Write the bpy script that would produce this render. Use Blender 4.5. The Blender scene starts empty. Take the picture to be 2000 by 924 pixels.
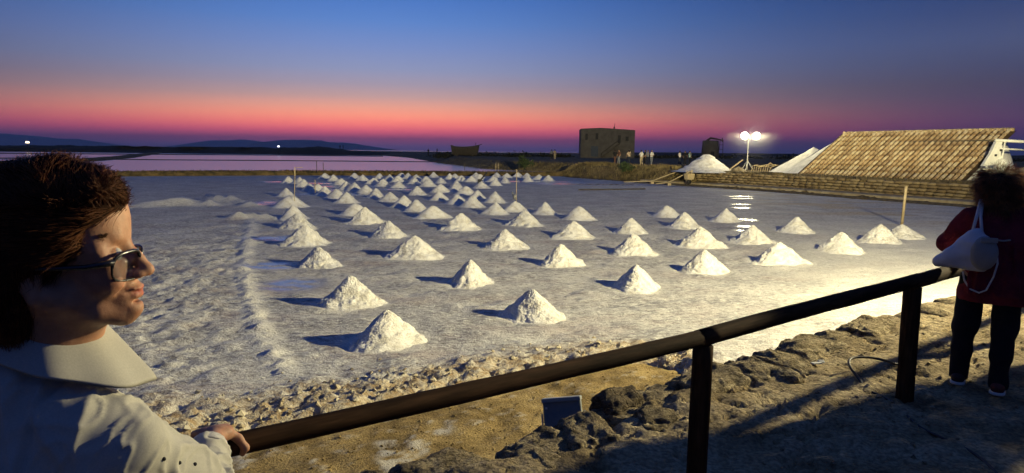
import bpy, math, random
MASTW = 800.0; WORKW = 420.0; HAZE = 5.5e-5      # luminous power of the two light masts
import numpy as np
from mathutils import Vector, Matrix
R = math.radians
random.seed(4)
S = bpy.context.scene
COL = S.collection

# ------------------------------------------------------------------ camera
CAM_Z = 2.70
cam_d = bpy.data.cameras.new('camera'); cam = bpy.data.objects.new('camera', cam_d); COL.objects.link(cam)
cam_d.sensor_fit = 'HORIZONTAL'; cam_d.sensor_width = 36.0
cam_d.lens = 36.0 * 1320 / 2000
cam_d.clip_start = 0.05; cam_d.clip_end = 60000
PITCH = math.atan(166 / 1320.0); ROLL = math.atan(0.011)
cam.matrix_world = (Matrix.Translation((0, 0, CAM_Z)) @ Matrix.Rotation(math.pi / 2 - PITCH, 4, 'X')
                    @ Matrix.Rotation(ROLL, 4, 'Z'))
S.camera = cam

# ------------------------------------------------------------------ colour management
S.view_settings.view_transform = 'Standard'; S.view_settings.look = 'None'
S.view_settings.exposure = 0.0; S.view_settings.gamma = 1.0
S.cycles.max_bounces = 6; S.cycles.diffuse_bounces = 3; S.cycles.glossy_bounces = 3
S.cycles.volume_bounces = 1; S.cycles.transparent_max_bounces = 16
S.cycles.use_denoising = True
S.cycles.sample_clamp_indirect = 4.0

def s2l(c):
    return tuple((v / 255 / 12.92) if v / 255 <= 0.04045 else ((v / 255 + 0.055) / 1.055) ** 2.4 for v in c)

# ------------------------------------------------------------------ dusk sky (after sunset: no sun lamp)
W = bpy.data.worlds.new('World'); S.world = W; W.use_nodes = True
nt = W.node_tree; N = nt.nodes; L = nt.links; N.clear()
def wn(t, **k):
    n = N.new(t)
    for a, b in k.items(): setattr(n, a, b)
    return n
def wmath(op, a, b=None, c=None):
    n = wn('ShaderNodeMath', operation=op)
    for i, v in enumerate((a, b, c)):
        if v is None: continue
        if isinstance(v, (int, float)): n.inputs[i].default_value = v
        else: L.new(v, n.inputs[i])
    return n.outputs[0]
tc = wn('ShaderNodeTexCoord'); sep = wn('ShaderNodeSeparateXYZ'); L.new(tc.outputs['Generated'], sep.inputs[0])
elev = wmath('MULTIPLY', wmath('ARCSINE', sep.outputs[2]), 180 / math.pi)       # degrees above the horizon
SUN_AZ = R(-11)                                                                # where the sun went down
azd = wmath('ABSOLUTE', wmath('ARCTAN2', wmath('SUBTRACT', wmath('MULTIPLY', sep.outputs[0], math.cos(SUN_AZ)), wmath('MULTIPLY', sep.outputs[1], math.sin(SUN_AZ))),
            wmath('ADD', wmath('MULTIPLY', sep.outputs[0], math.sin(SUN_AZ)), wmath('MULTIPLY', sep.outputs[1], math.cos(SUN_AZ)))))
q = wmath('DIVIDE', azd, R(19.5)); glow = wmath('EXPONENT', wmath('MULTIPLY', wmath('MULTIPLY', q, q), -0.5))
def ramp(stops):
    n = wn('ShaderNodeValToRGB'); r = n.color_ramp; r.interpolation = 'LINEAR'
    while len(r.elements) > 1: r.elements.remove(r.elements[-1])
    first = True
    for e, c in stops:
        p = (e + 5) / 50.0
        el = r.elements[0] if first else r.elements.new(p)
        el.position = p; el.color = (*s2l(c), 1); first = False
    L.new(wmath('DIVIDE', wmath('ADD', wmath('MINIMUM', elev, 44), 5), 50), n.inputs[0])
    return n.outputs[0]
west = ramp([(-5, (60, 60, 105)), (-.5, (120, 92, 160)), (0.3, (160, 125, 190)), (.9, (248, 124, 172)), (1.5, (325, 140, 162)), (2.1, (345, 172, 152)), (2.8, (328, 196, 156)),
             (3.5, (286, 196, 166)), (4.3, (230, 184, 178)), (5.3, (188, 172, 190)), (6.5, (158, 166, 204)), (8.3, (130, 154, 212)), (10.2, (100, 142, 214)),
             (12.2, (78, 126, 206)), (20, (58, 98, 172)), (44, (44, 72, 134))])
east = ramp([(-5, (30, 34, 60)), (0, (46, 48, 100)), (2.5, (62, 52, 100)), (5, (60, 58, 90)), (8, (52, 68, 116)), (12, (28, 52, 108)), (22, (30, 50, 98)), (44, (38, 62, 118))])
mx = wn('ShaderNodeMix', data_type='RGBA'); L.new(glow, mx.inputs[0]); L.new(east, mx.inputs[6]); L.new(west, mx.inputs[7])
bg = wn('ShaderNodeBackground'); bg.inputs[1].default_value = 1.0; L.new(mx.outputs[2], bg.inputs[0])
wo = wn('ShaderNodeOutputWorld'); L.new(bg.outputs[0], wo.inputs[0])

# ------------------------------------------------------------------ tagging and mesh helpers
def tag(o, label=None, cat=None, group=None, kind=None):
    if label: o['label'] = label
    if cat: o['category'] = cat
    if group: o['group'] = group
    if kind: o['kind'] = kind
    return o
def empty(name, loc=(0, 0, 0), rz=0.0, label=None, cat=None, group=None):
    o = bpy.data.objects.new(name, None); COL.objects.link(o); o.location = loc; o.rotation_euler = (0, 0, rz)
    o.empty_display_size = 0.1
    return tag(o, label, cat, group)
def link(name, me, parent=None, loc=None, rot=None):
    o = bpy.data.objects.new(name, me); COL.objects.link(o)
    if parent is not None: o.parent = parent
    if loc is not None: o.location = loc
    if rot is not None: o.rotation_euler = rot
    return o
def mesh_np(name, V, F, mats, smooth=True, mi=None):
    V = np.asarray(V, np.float32); F = np.asarray(F, np.int32)
    me = bpy.data.meshes.new(name); n, k = F.shape
    me.vertices.add(len(V)); me.vertices.foreach_set('co', V.ravel())
    me.loops.add(n * k); me.loops.foreach_set('vertex_index', F.ravel())
    me.polygons.add(n); me.polygons.foreach_set('loop_start', np.arange(0, n * k, k, dtype=np.int32))
    me.polygons.foreach_set('loop_total', np.full(n, k, np.int32))
    me.polygons.foreach_set('use_smooth', np.full(n, smooth, bool))
    if not isinstance(mats, (list, tuple)): mats = [mats]
    for m in mats: me.materials.append(m)
    if mi is not None: me.polygons.foreach_set('material_index', np.asarray(mi, np.int32))
    me.update(calc_edges=True); me.validate()
    return me
def curve_pts(pts, k=6):
    P = [Vector(p) for p in pts]; P = [P[0]] + P + [P[-1]]; out = []
    for a, b, c, d in zip(P[:-3], P[1:-2], P[2:-1], P[3:]):
        for i in range(k):
            t = i / k; out.append(.5 * ((2 * b) + (c - a) * t + (2 * a - 5 * b + 4 * c - d) * t * t + (3 * b - a - 3 * c + d) * t ** 3))
    return out + [P[-1]]
class MB:
    """collects simple solids for one mesh"""
    def __init__(s): s.v = []; s.f = []; s.sm = []
    def add(s, vs, fs, smooth=False):
        b = len(s.v); s.v += [tuple(v) for v in vs]; s.f += [tuple(i + b for i in f) for f in fs]; s.sm += [smooth] * len(fs)
    def box(s, c, d, rz=0, M=None, taper=1.0):
        x, y, z = d[0] / 2, d[1] / 2, d[2] / 2
        vs = [Vector((sx * x * (taper if sz > 0 else 1), sy * y * (taper if sz > 0 else 1), sz * z)) for sz in (-1, 1) for sx, sy in ((-1, -1), (1, -1), (1, 1), (-1, 1))]
        T = Matrix.Translation(c) @ Matrix.Rotation(rz, 4, 'Z')
        if M is not None: T = Matrix.Translation(c) @ M
        s.add([T @ v for v in vs], [(3, 2, 1, 0), (4, 5, 6, 7), (0, 1, 5, 4), (1, 2, 6, 5), (2, 3, 7, 6), (3, 0, 4, 7)])
    def tube(s, pts, rad, n=8, caps=True, wob=0.0, seed=0):
        rnd = random.Random(seed); P = [Vector(p) for p in pts]; m = len(P)
        rad = [rad] * m if isinstance(rad, (int, float)) else list(rad)
        up = Vector((0, 0, 1)); vs = []
        prev = None
        for i, p in enumerate(P):
            t = (P[min(i + 1, m - 1)] - P[max(i - 1, 0)]).normalized()
            if prev is None:
                a = t.cross(up)
                if a.length < 1e-3: a = t.cross(Vector((1, 0, 0)))
                a.normalize()
            else:
                a = (prev - t * prev.dot(t)).normalized()
            prev = a; b = t.cross(a)
            for k in range(n):
                th = 2 * math.pi * k / n; r = rad[i] * (1 + wob * (rnd.random() - .5))
                vs.append(p + (a * math.cos(th) + b * math.sin(th)) * r)
        fs = [(i * n + k, i * n + (k + 1) % n, (i + 1) * n + (k + 1) % n, (i + 1) * n + k) for i in range(m - 1) for k in range(n)]
        if caps: fs += [tuple(range(n - 1, -1, -1)), tuple((m - 1) * n + k for k in range(n))]
        s.add(vs, fs, True)
    def mesh(s, name, mats):
        me = bpy.data.meshes.new(name); me.from_pydata(s.v, [], s.f)
        for m in (mats if isinstance(mats, (list, tuple)) else [mats]): me.materials.append(m)
        me.polygons.foreach_set('use_smooth', s.sm)
        me.validate(); me.update(); return me
    def build(s, name, mats, parent=None, bevel=0.0, **k):
        o = link(name, s.mesh(name, mats), parent, **k)
        if bevel:
            b = o.modifiers.new('b', 'BEVEL'); b.width = bevel; b.segments = 2; b.limit_method = 'ANGLE'
        return o

# ------------------------------------------------------------------ numpy noise
_rs = np.random.RandomState(7); _P = np.concatenate([_rs.permutation(512)] * 3).astype(np.int64); _G = _rs.rand(512) * 2 - 1
def _h(ix, iy, iz): return _G[_P[(_P[(_P[ix & 511] + iy) & 511] + iz) & 511] & 511]
def vnoise(x, y, z=0.0):
    x, y, z = np.broadcast_arrays(np.asarray(x, float), np.asarray(y, float), np.asarray(z, float))
    ix, iy, iz = np.floor(x).astype(int), np.floor(y).astype(int), np.floor(z).astype(int)
    fx, fy, fz = x - ix, y - iy, z - iz
    u, v, w = (f * f * f * (f * (f * 6 - 15) + 10) for f in (fx, fy, fz))
    def lerp(a, b, t): return a + (b - a) * t
    r = [lerp(lerp(_h(ix, iy, iz + k), _h(ix + 1, iy, iz + k), u), lerp(_h(ix, iy + 1, iz + k), _h(ix + 1, iy + 1, iz + k), u), v) for k in (0, 1)]
    return lerp(r[0], r[1], w)
def fbm(x, y, z=0.0, o=4, g=0.5):
    r = 0; a = 1; f = 1
    for i in range(o):
        r = r + a * vnoise(np.asarray(x) * f + 17.3 * i, np.asarray(y) * f + 5.1 * i, np.asarray(z) * f); a *= g; f *= 2.03
    return r
def sstep(a, b, x):
    t = np.clip((x - a) / (b - a), 0, 1); return t * t * (3 - 2 * t)
def seg_dist(x, y, pts):
    """distance to a polyline, and the side sign of the nearest segment (positive on its right)"""
    best = np.full(np.shape(x), 1e9); side = np.zeros(np.shape(x))
    for (ax, ay), (bx, by) in zip(pts[:-1], pts[1:]):
        dx, dy = bx - ax, by - ay; t = np.clip(((x - ax) * dx + (y - ay) * dy) / (dx * dx + dy * dy), 0, 1)
        d = np.hypot(x - ax - t * dx, y - ay - t * dy); c = (x - ax) * dy - (y - ay) * dx
        m = d < best - 1e-9; best = np.where(m, d, best); side = np.where(m, np.sign(c), side)
    return best, side
def axis(spec):
    """non uniform coordinates: list of (start, end, step0, step1)"""
    out = []
    for a, b, s0, s1 in spec:
        t = a
        while t < b - 1e-6:
            out.append(t); t += s0 + (s1 - s0) * (t - a) / (b - a)
    out.append(spec[-1][1]); return np.array(out)
def grid_mesh(name, xs, ys, zf, mat, attrs=None, keep=None):
    X, Y = np.meshgrid(xs, ys); Z = zf(X, Y)
    V = np.stack([X, Y, Z], -1).reshape(-1, 3); nx, ny = len(xs), len(ys)
    idx = np.arange(nx * ny).reshape(ny, nx)
    F = np.stack([idx[:-1, :-1], idx[:-1, 1:], idx[1:, 1:], idx[1:, :-1]], -1).reshape(-1, 4)
    if keep is not None:
        k = keep(X, Y).reshape(-1); F = F[k[F].any(1)]
        used = np.zeros(len(V), bool); used[F.ravel()] = True; re = np.cumsum(used) - 1
    else: used = None
    if used is not None: V2 = V[used]; F = re[F]
    else: V2 = V
    me = mesh_np(name, V2, F, mat)
    if attrs:
        for an, fn in attrs.items():
            a = me.color_attributes.new(an, 'FLOAT_COLOR', 'POINT')
            c = fn(V2[:, 0], V2[:, 1]); d = np.ones((len(V2), 4), np.float32); d[:, :3] = np.stack(c, -1)
            a.data.foreach_set('color', d.ravel())
    return me

# ------------------------------------------------------------------ signed distance modelling -> one continuous surface
class SDF:
    def __init__(s, xs, ys, zs):
        s.xs, s.ys, s.zs = (np.asarray(a, np.float32) for a in (xs, ys, zs))
        s.D = np.full((len(xs), len(ys), len(zs)), 0.2, np.float32)
    def win(s, lo, hi, m):
        r = []
        for a, l, h in zip((s.xs, s.ys, s.zs), lo, hi):
            i, j = np.searchsorted(a, l - m), np.searchsorted(a, h + m); r.append(slice(max(i - 1, 0), min(j + 1, len(a))))
        return tuple(r)
    def put(s, w, d, k, sub=False):
        D = s.D[w]
        if sub: d = -d; h = np.clip(0.5 - 0.5 * (D - d) / k, 0, 1); s.D[w] = D + (d - D) * h + k * h * (1 - h) if k > 0 else np.maximum(D, d)
        else: h = np.clip(0.5 + 0.5 * (D - d) / k, 0, 1); s.D[w] = D + (d - D) * h - k * h * (1 - h)
    def co(s, w): return np.meshgrid(s.xs[w[0]], s.ys[w[1]], s.zs[w[2]], indexing='ij', sparse=True)
    def ell(s, c, r, k=0.02, rot=None, sub=False):
        c = np.array(c, float); r = np.array([r] * 3 if isinstance(r, (int, float)) else r, float); R_ = max(r)
        w = s.win(c - R_, c + R_, 3 * k + .01); X, Y, Z = s.co(w); x, y, z = X - c[0], Y - c[1], Z - c[2]
        if rot is not None:
            M = rot; x, y, z = (M[0][0] * x + M[1][0] * y + M[2][0] * z, M[0][1] * x + M[1][1] * y + M[2][1] * z, M[0][2] * x + M[1][2] * y + M[2][2] * z)
        k0 = np.sqrt((x / r[0]) ** 2 + (y / r[1]) ** 2 + (z / r[2]) ** 2); k1 = np.sqrt((x / r[0] ** 2) ** 2 + (y / r[1] ** 2) ** 2 + (z / r[2] ** 2) ** 2)
        s.put(w, k0 * (k0 - 1) / np.maximum(k1, 1e-6), k, sub)
    def cap(s, a, b, ra, rb=None, k=0.02, sub=False, flat=None):
        rb = ra if rb is None else rb; a = np.array(a, float); b = np.array(b, float); rr = max(ra, rb)
        w = s.win(np.minimum(a, b) - rr, np.maximum(a, b) + rr, 3 * k + .01); X, Y, Z = s.co(w); d = b - a; L2 = max(d @ d, 1e-9)
        t = np.clip(((X - a[0]) * d[0] + (Y - a[1]) * d[1] + (Z - a[2]) * d[2]) / L2, 0, 1)
        s.put(w, np.sqrt((X - a[0] - t * d[0]) ** 2 + (Y - a[1] - t * d[1]) ** 2 + (Z - a[2] - t * d[2]) ** 2) - (ra + (rb - ra) * t), k, sub)
    def chain(s, pts, rad, k=0.02, sub=False):
        for i in range(len(pts) - 1): s.cap(pts[i], pts[i + 1], rad[i], rad[i + 1], k, sub)
    def above(s, n, c):        # cut away everything on the +n side of the plane through c
        X, Y, Z = np.meshgrid(s.xs, s.ys, s.zs, indexing='ij', sparse=True)
        s.D = np.maximum(s.D, ((X - c[0]) * n[0] + (Y - c[1]) * n[1] + (Z - c[2]) * n[2]).astype(np.float32))
    def noise(s, amp, f, o=2, zf=None):
        X, Y, Z = np.meshgrid(s.xs, s.ys, s.zs, indexing='ij'); m = np.abs(s.D) < amp * 3 + .02
        s.D[m] += (amp * fbm(X[m] * f, Y[m] * f, Z[m] * (f if zf is None else zf), o)).astype(np.float32)
    def surf(s):
        D = s.D; I = D < 0; nx, ny, nz = D.shape
        c = [I[i:nx - 1 + i, j:ny - 1 + j, k:nz - 1 + k] for i in (0, 1) for j in (0, 1) for k in (0, 1)]
        cnt = sum(a.astype(np.int8) for a in c); act = (cnt > 0) & (cnt < 8); ii = np.argwhere(act)
        vid = np.full(act.shape, -1, np.int64); vid[act] = np.arange(len(ii))
        acc = np.zeros((len(ii), 3)); n = np.zeros(len(ii)); A = (s.xs, s.ys, s.zs)
        corners = [(i, j, k) for i in (0, 1) for j in (0, 1) for k in (0, 1)]
        def pos(o): return np.stack([A[q][ii[:, q] + o[q]] for q in range(3)], -1)
        for p in corners:
            for q in range(3):
                if p[q]: continue
                r = list(p); r[q] = 1
                d0 = D[ii[:, 0] + p[0], ii[:, 1] + p[1], ii[:, 2] + p[2]]; d1 = D[ii[:, 0] + r[0], ii[:, 1] + r[1], ii[:, 2] + r[2]]
                m = (d0 < 0) != (d1 < 0); t = np.where(m, d0 / np.where(m, d0 - d1, 1), 0)[:, None]
                e = pos(p) * (1 - t) + pos(r) * t; acc[m] += e[m]; n[m] += 1
        V = acc / n[:, None]; F = []
        for q in range(3):
            sl0 = [slice(None)] * 3; sl1 = [slice(None)] * 3; sl0[q] = slice(0, -1); sl1[q] = slice(1, None)
            a, b = I[tuple(sl0)], I[tuple(sl1)]; e = np.argwhere(a != b); u, v = [w for w in range(3) if w != q]
            e = e[(e[:, u] > 0) & (e[:, v] > 0) & (e[:, u] < D.shape[u] - 1) & (e[:, v] < D.shape[v] - 1)]
            def g(du, dv):
                c = e.copy(); c[:, u] -= du; c[:, v] -= dv; return vid[c[:, 0], c[:, 1], c[:, 2]]
            f = np.stack([g(1, 1), g(0, 1), g(0, 0), g(1, 0)], -1); ins = I[e[:, 0], e[:, 1], e[:, 2]]
            flip = ins if q != 1 else ~ins
            f[~flip] = f[~flip][:, ::-1]; F.append(f)
        F = np.concatenate(F); return V, F[(F >= 0).all(1)]
def relax(V, F, n=2, lam=0.5):
    for _ in range(n):
        acc = np.zeros_like(V); c = np.zeros(len(V))
        for i in range(4):
            a, b = F[:, i], F[:, (i + 1) % 4]
            for q in range(3):
                acc[:, q] += np.bincount(a, V[b, q], len(V)) + np.bincount(b, V[a, q], len(V))
            c += np.bincount(a, minlength=len(V)) + np.bincount(b, minlength=len(V))
        V = V + lam * (acc / np.maximum(c, 1)[:, None] - V)
    return V
def strands(name, roots, dirs, length, width, mat, sag=0.0, curl=0.0, segs=4, seed=1, parent=None, clump=None):
    """tapered three sided hairs; dirs is the growth direction at each root"""
    rs = np.random.RandomState(seed); n = len(roots); P = roots.copy(); d = dirs / np.linalg.norm(dirs, axis=1, keepdims=True)
    ln = length * (0.6 + 0.8 * rs.rand(n)) if np.isscalar(length) else length; V = []; ph = rs.rand(n) * 6.28
    for i in range(segs + 1):
        t = i / segs; a = np.cross(d, [0, 0, 1.0]) + 1e-4; a /= np.linalg.norm(a, axis=1, keepdims=True); b = np.cross(d, a)
        r = (width * (1 - t) ** 0.7 + 1e-4)
        for k in range(3):
            V.append(P + r * (a * math.cos(k * 2.094) + b * math.sin(k * 2.094)))
        P = P + d * (ln / segs)[:, None]
        d = d + np.array([0, 0, -sag]) + curl * np.stack([np.sin(ph + 3 * t), np.cos(ph + 3 * t), 0 * ph], -1) + (rs.rand(n, 3) - .5) * .12
        d /= np.linalg.norm(d, axis=1, keepdims=True)
    V = np.stack(V, 1); m = V.shape[1]; base = np.arange(n)[:, None, None] * m
    loc = np.array([(i * 3 + k, i * 3 + (k + 1) % 3, (i + 1) * 3 + (k + 1) % 3, (i + 1) * 3 + k) for i in range(segs) for k in range(3)])
    F = (base + loc[None]).reshape(-1, 4)
    return link(name, mesh_np(name, V.reshape(-1, 3), F, mat), parent)

# ------------------------------------------------------------------ materials
def mk(name, cols, scale=4.0, rough=0.8, bump=0.0, bscale=None, detail=5, stretch=(1, 1, 1), spec=0.3, coord='Object', fine=None, metal=0.0, bdist=0.02, sub=0.0):
    """noise-driven colour between the listed linear colours, with matching relief"""
    m = bpy.data.materials.new(name); m.use_nodes = True; t = m.node_tree; n = t.nodes; l = t.links; b = n['Principled BSDF']
    b.inputs['Roughness'].default_value = rough; b.inputs['Specular IOR Level'].default_value = spec; b.inputs['Metallic'].default_value = metal
    if sub: b.inputs['Subsurface Weight'].default_value = sub; b.inputs['Subsurface Radius'].default_value = (.02, .008, .004); b.inputs['Subsurface Scale'].default_value = 0.3
    c = n.new('ShaderNodeTexCoord'); mp = n.new('ShaderNodeMapping'); mp.inputs['Scale'].default_value = stretch; l.new(c.outputs[coord], mp.inputs[0])
    if len(cols) == 1: b.inputs['Base Color'].default_value = (*cols[0], 1)
    else:
        no = n.new('ShaderNodeTexNoise'); no.inputs['Scale'].default_value = scale; no.inputs['Detail'].default_value = detail; no.inputs['Roughness'].default_value = 0.62
        l.new(mp.outputs[0], no.inputs[0]); r = n.new('ShaderNodeValToRGB'); l.new(no.outputs[0], r.inputs[0])
        e = r.color_ramp.elements
        for i, cc in enumerate(cols):
            p = 0.36 + 0.28 * i / (len(cols) - 1)
            el = e[i] if i < 2 else e.new(p)
            el.position = p; el.color = (*cc, 1)
        out = r.outputs[0]
        if fine:
            n2 = n.new('ShaderNodeTexNoise'); n2.inputs['Scale'].default_value = fine[0]; n2.inputs['Detail'].default_value = 3; l.new(mp.outputs[0], n2.inputs[0])
            mr = n.new('ShaderNodeMapRange'); mr.inputs[1].default_value = .35; mr.inputs[2].default_value = .65; mr.inputs[3].default_value = 1 - fine[1]; mr.inputs[4].default_value = 1 + fine[1]; l.new(n2.outputs[0], mr.inputs[0])
            mu = n.new('ShaderNodeVectorMath'); mu.operation = 'SCALE'; l.new(out, mu.inputs[0]); l.new(mr.outputs[0], mu.inputs['Scale']); out = mu.outputs[0]
        l.new(out, b.inputs['Base Color'])
    if bump:
        nb = n.new('ShaderNodeTexNoise'); nb.inputs['Scale'].default_value = bscale or scale * 4; nb.inputs['Detail'].default_value = 6; nb.inputs['Roughness'].default_value = .65; l.new(mp.outputs[0], nb.inputs[0])
        bp = n.new('ShaderNodeBump'); bp.inputs['Strength'].default_value = bump; bp.inputs['Distance'].default_value = bdist; l.new(nb.outputs[0], bp.inputs['Height']); l.new(bp.outputs[0], b.inputs['Normal'])
    return m
def cracks(m, scale, dist, strength=.8):
    t = m.node_tree; n = t.nodes; l = t.links; b = n['Principled BSDF']; c = n.new('ShaderNodeTexCoord'); no = n.new('ShaderNodeTexNoise'); no.inputs['Scale'].default_value = scale * .8; no.inputs['Detail'].default_value = 5; l.new(c.outputs['Object'], no.inputs[0])
    mx_ = n.new('ShaderNodeMix'); mx_.data_type = 'RGBA'; mx_.inputs[0].default_value = .35; l.new(c.outputs['Object'], mx_.inputs[6]); l.new(no.outputs['Color'], mx_.inputs[7]); v = n.new('ShaderNodeTexVoronoi'); v.feature = 'DISTANCE_TO_EDGE'; v.inputs['Scale'].default_value = scale; l.new(mx_.outputs[2], v.inputs[0])
    mr = n.new('ShaderNodeMapRange'); mr.inputs[1].default_value = 0; mr.inputs[2].default_value = .06; l.new(v.outputs['Distance'], mr.inputs[0]); bp = n.new('ShaderNodeBump'); bp.inputs['Strength'].default_value = strength; bp.inputs['Distance'].default_value = dist; l.new(mr.outputs[0], bp.inputs['Height'])
    if b.inputs['Normal'].links: l.new(b.inputs['Normal'].links[0].from_socket, bp.inputs['Normal'])
    l.new(bp.outputs[0], b.inputs['Normal']); return m
def emit(name, col, st):
    m = bpy.data.materials.new(name); m.use_nodes = True; b = m.node_tree.nodes['Principled BSDF']
    b.inputs['Base Color'].default_value = (.8, .8, .8, 1); b.inputs['Emission Color'].default_value = (*col, 1); b.inputs['Emission Strength'].default_value = st; return m
M = {}
M['salt'] = mk('salt', [(.60, .57, .50), (.78, .76, .70), (.84, .83, .79)], 3.0, .75, .75, 22, fine=(30, .10), bdist=.03)
M['salt_far'] = mk('salt_far', [(.56, .55, .50), (.78, .76, .70)], 2.0, .8, .5, 9, bdist=.03)
M['walk'] = mk('trodden_earth', [(.19, .14, .07), (.34, .26, .14), (.46, .37, .22)], 2.6, .92, 1.0, 22, detail=9, fine=(38, .35), bdist=.05)
M['stone'] = mk('limestone', [(.13, .10, .052), (.31, .24, .135), (.50, .41, .25)], 2.2, .9, 1.0, 7, detail=9, fine=(16, .35), bdist=.09)
M['darkstone'] = mk('darkstone', [(.08, .06, .035), (.2, .15, .085)], 5, .9, .9, 18, bdist=.03)
M['rail'] = mk('dark_wood', [(.008, .004, .0025), (.03, .015, .007), (.065, .034, .016)], 9, .85, .9, 26, stretch=(.12, 1, 1), fine=(60, .3), bdist=.004, spec=.08)
cracks(M['stone'], 1.6, .03, .55); cracks(M['darkstone'], 2.0, .04, .7); cracks(M['walk'], 2.6, .014, .6)
M['oldwood'] = mk('pale_wood', [(.38, .29, .15), (.55, .45, .27)], 6, .8, .4, 30)
M['darkwood'] = mk('weathered_wood', [(.05, .04, .03), (.12, .1, .07)], 6, .8, .4, 30)
M['tile'] = mk('terracotta', [(.20, .10, .04), (.42, .27, .12), (.55, .42, .22)], .9, .85, .3, 8, detail=8, fine=(6, .35))
M['brick'] = mk('stone_block', [(.17, .12, .06), (.30, .22, .11)], 2.2, .9, .6, 10)
M['brick2'] = mk('stone_block_pale', [(.24, .18, .09), (.40, .31, .17)], 2.2, .9, .6, 10)
M['earth'] = mk('earth', [(.06, .045, .018), (.14, .10, .045), (.20, .15, .07)], .7, .95, .6, 5, fine=(5, .3), bdist=.08)
M['scrub'] = mk('scrub', [(.012, .014, .006), (.03, .035, .014)], 3, .9, .6, 9)
M['shrub'] = mk('shrub_leaf', [(.02, .035, .01), (.045, .07, .02)], 5, .8)
M['plaster'] = mk('old_plaster', [(.11, .10, .078), (.18, .16, .125)], .8, .9, .4, 6, fine=(7, .12))
M['dark'] = mk('dark_opening', [(.02, .02, .022)], 1, .6)
M['bluedoor'] = mk('blue_door', [(.04, .06, .085), (.07, .09, .12)], 3, .6)
M['white'] = mk('white_metal', [(.62, .62, .55), (.75, .75, .68)], 3, .5, .1)
M['pond'] = None
# ------------------------------------------------------------------ ground surfaces
def mat_pan():
    m = bpy.data.materials.new('salt_pan'); m.use_nodes = True; t = m.node_tree; n = t.nodes; l = t.links; b = n['Principled BSDF']
    c = n.new('ShaderNodeTexCoord'); va = n.new('ShaderNodeVertexColor'); va.layer_name = 'marks'; sp = n.new('ShaderNodeSeparateColor'); l.new(va.outputs[0], sp.inputs[0])
    def noise(sc, det=5, ro=.6, st=(1, 1, 1)):
        mp = n.new('ShaderNodeMapping'); mp.inputs['Scale'].default_value = st; l.new(c.outputs['Object'], mp.inputs[0])
        x = n.new('ShaderNodeTexNoise'); x.inputs['Scale'].default_value = sc; x.inputs['Detail'].default_value = det; x.inputs['Roughness'].default_value = ro; l.new(mp.outputs[0], x.inputs[0]); return x.outputs[0]
    def mr(s, a, b_, lo=0, hi=1):
        x = n.new('ShaderNodeMapRange'); x.inputs[1].default_value = a; x.inputs[2].default_value = b_; x.inputs[3].default_value = lo; x.inputs[4].default_value = hi; l.new(s, x.inputs[0]); return x.outputs[0]
    def mix(f, a, b_):
        x = n.new('ShaderNodeMix'); x.data_type = 'RGBA'
        for i, v in ((0, f), (6, a), (7, b_)):
            if isinstance(v, tuple): x.inputs[i].default_value = (*v, 1)
            elif isinstance(v, float): x.inputs[i].default_value = v
            else: l.new(v, x.inputs[i])
        return x.outputs[2]
    def mth(op, a, b_):
        x = n.new('ShaderNodeMath'); x.operation = op; x.use_clamp = True
        for i, v in ((0, a), (1, b_)):
            if isinstance(v, float): x.inputs[i].default_value = v
            else: l.new(v, x.inputs[i])
        return x.outputs[0]
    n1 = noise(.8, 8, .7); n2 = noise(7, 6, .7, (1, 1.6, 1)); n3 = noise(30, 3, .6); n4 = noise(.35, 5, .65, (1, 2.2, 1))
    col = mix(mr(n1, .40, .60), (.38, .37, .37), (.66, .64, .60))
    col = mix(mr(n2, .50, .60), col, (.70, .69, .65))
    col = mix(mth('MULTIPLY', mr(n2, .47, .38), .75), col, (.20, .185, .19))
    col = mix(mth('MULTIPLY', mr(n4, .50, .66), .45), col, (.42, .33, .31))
    col = mix(sp.outputs[2], col, (.74, .72, .66))                       # blue channel: clean crusted salt
    crust = mix(mr(n2, .42, .6), (.42, .30, .16), (.68, .61, .46))
    col = mix(sp.outputs[1], col, crust)                                 # green: brown crust
    wet = mth('MULTIPLY', sp.outputs[0], mr(noise(2.2, 5, .6, (1, 1.5, 1)), .36, .50))
    col = mix(wet, col, mix(.5, col, (.16, .16, .20)))
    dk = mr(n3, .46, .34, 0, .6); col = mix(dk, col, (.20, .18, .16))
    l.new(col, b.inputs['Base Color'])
    l.new(mr(wet, 0, 1, .82, .06), b.inputs['Roughness']); l.new(mr(wet, 0, 1, .2, .9), b.inputs['Specular IOR Level'])
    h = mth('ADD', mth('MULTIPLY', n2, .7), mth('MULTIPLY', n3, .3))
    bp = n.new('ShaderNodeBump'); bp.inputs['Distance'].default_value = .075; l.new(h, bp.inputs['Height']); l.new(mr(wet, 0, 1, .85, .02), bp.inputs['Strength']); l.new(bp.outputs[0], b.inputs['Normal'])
    return m
PUD = [(-19.2, 56.3, 1.6, 1.6), (-12.4, 33.3, .9, .7), (-12.5, 34.6, .7, .6), (-10.6, 41.2, 2.6, 1.3), (-16.1, 54.3, 2.6, 1.6), (-13.6, 49.9, 2.0, 1.5), (-11.0, 46.0, 1.6, 1.5), (-9.2, 51.0, 1.6, 1.6), (-7.8, 47, 1.2, 1),
       (-11.4, 44.2, 2.0, 1.0), (14.6, 43.6, .8, .4), (14.1, 41.4, .6, .35), (12.4, 36.6, .5, .35), (11.6, 34.2, .45, .35), (8.8, 25.4, .4, .4), (9.8, 28.0, .35, .5), (8.3, 23.9, .35, .3), (-7.2, 20.4, 1.0, .55), (-5.6, 15.6, .8, .5), (-4.4, 13.4, .6, .7),
       (1.5, 62, 5, 1.8), (6.5, 58, 5, 2)]
RIDGE = [(-9.9, 25.6), (-7.8, 19.8), (-6.2, 15.4), (-4.85, 12.2), (-3.85, 10.0), (-3.2, 8.7), (-2.75, 7.9)]
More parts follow.
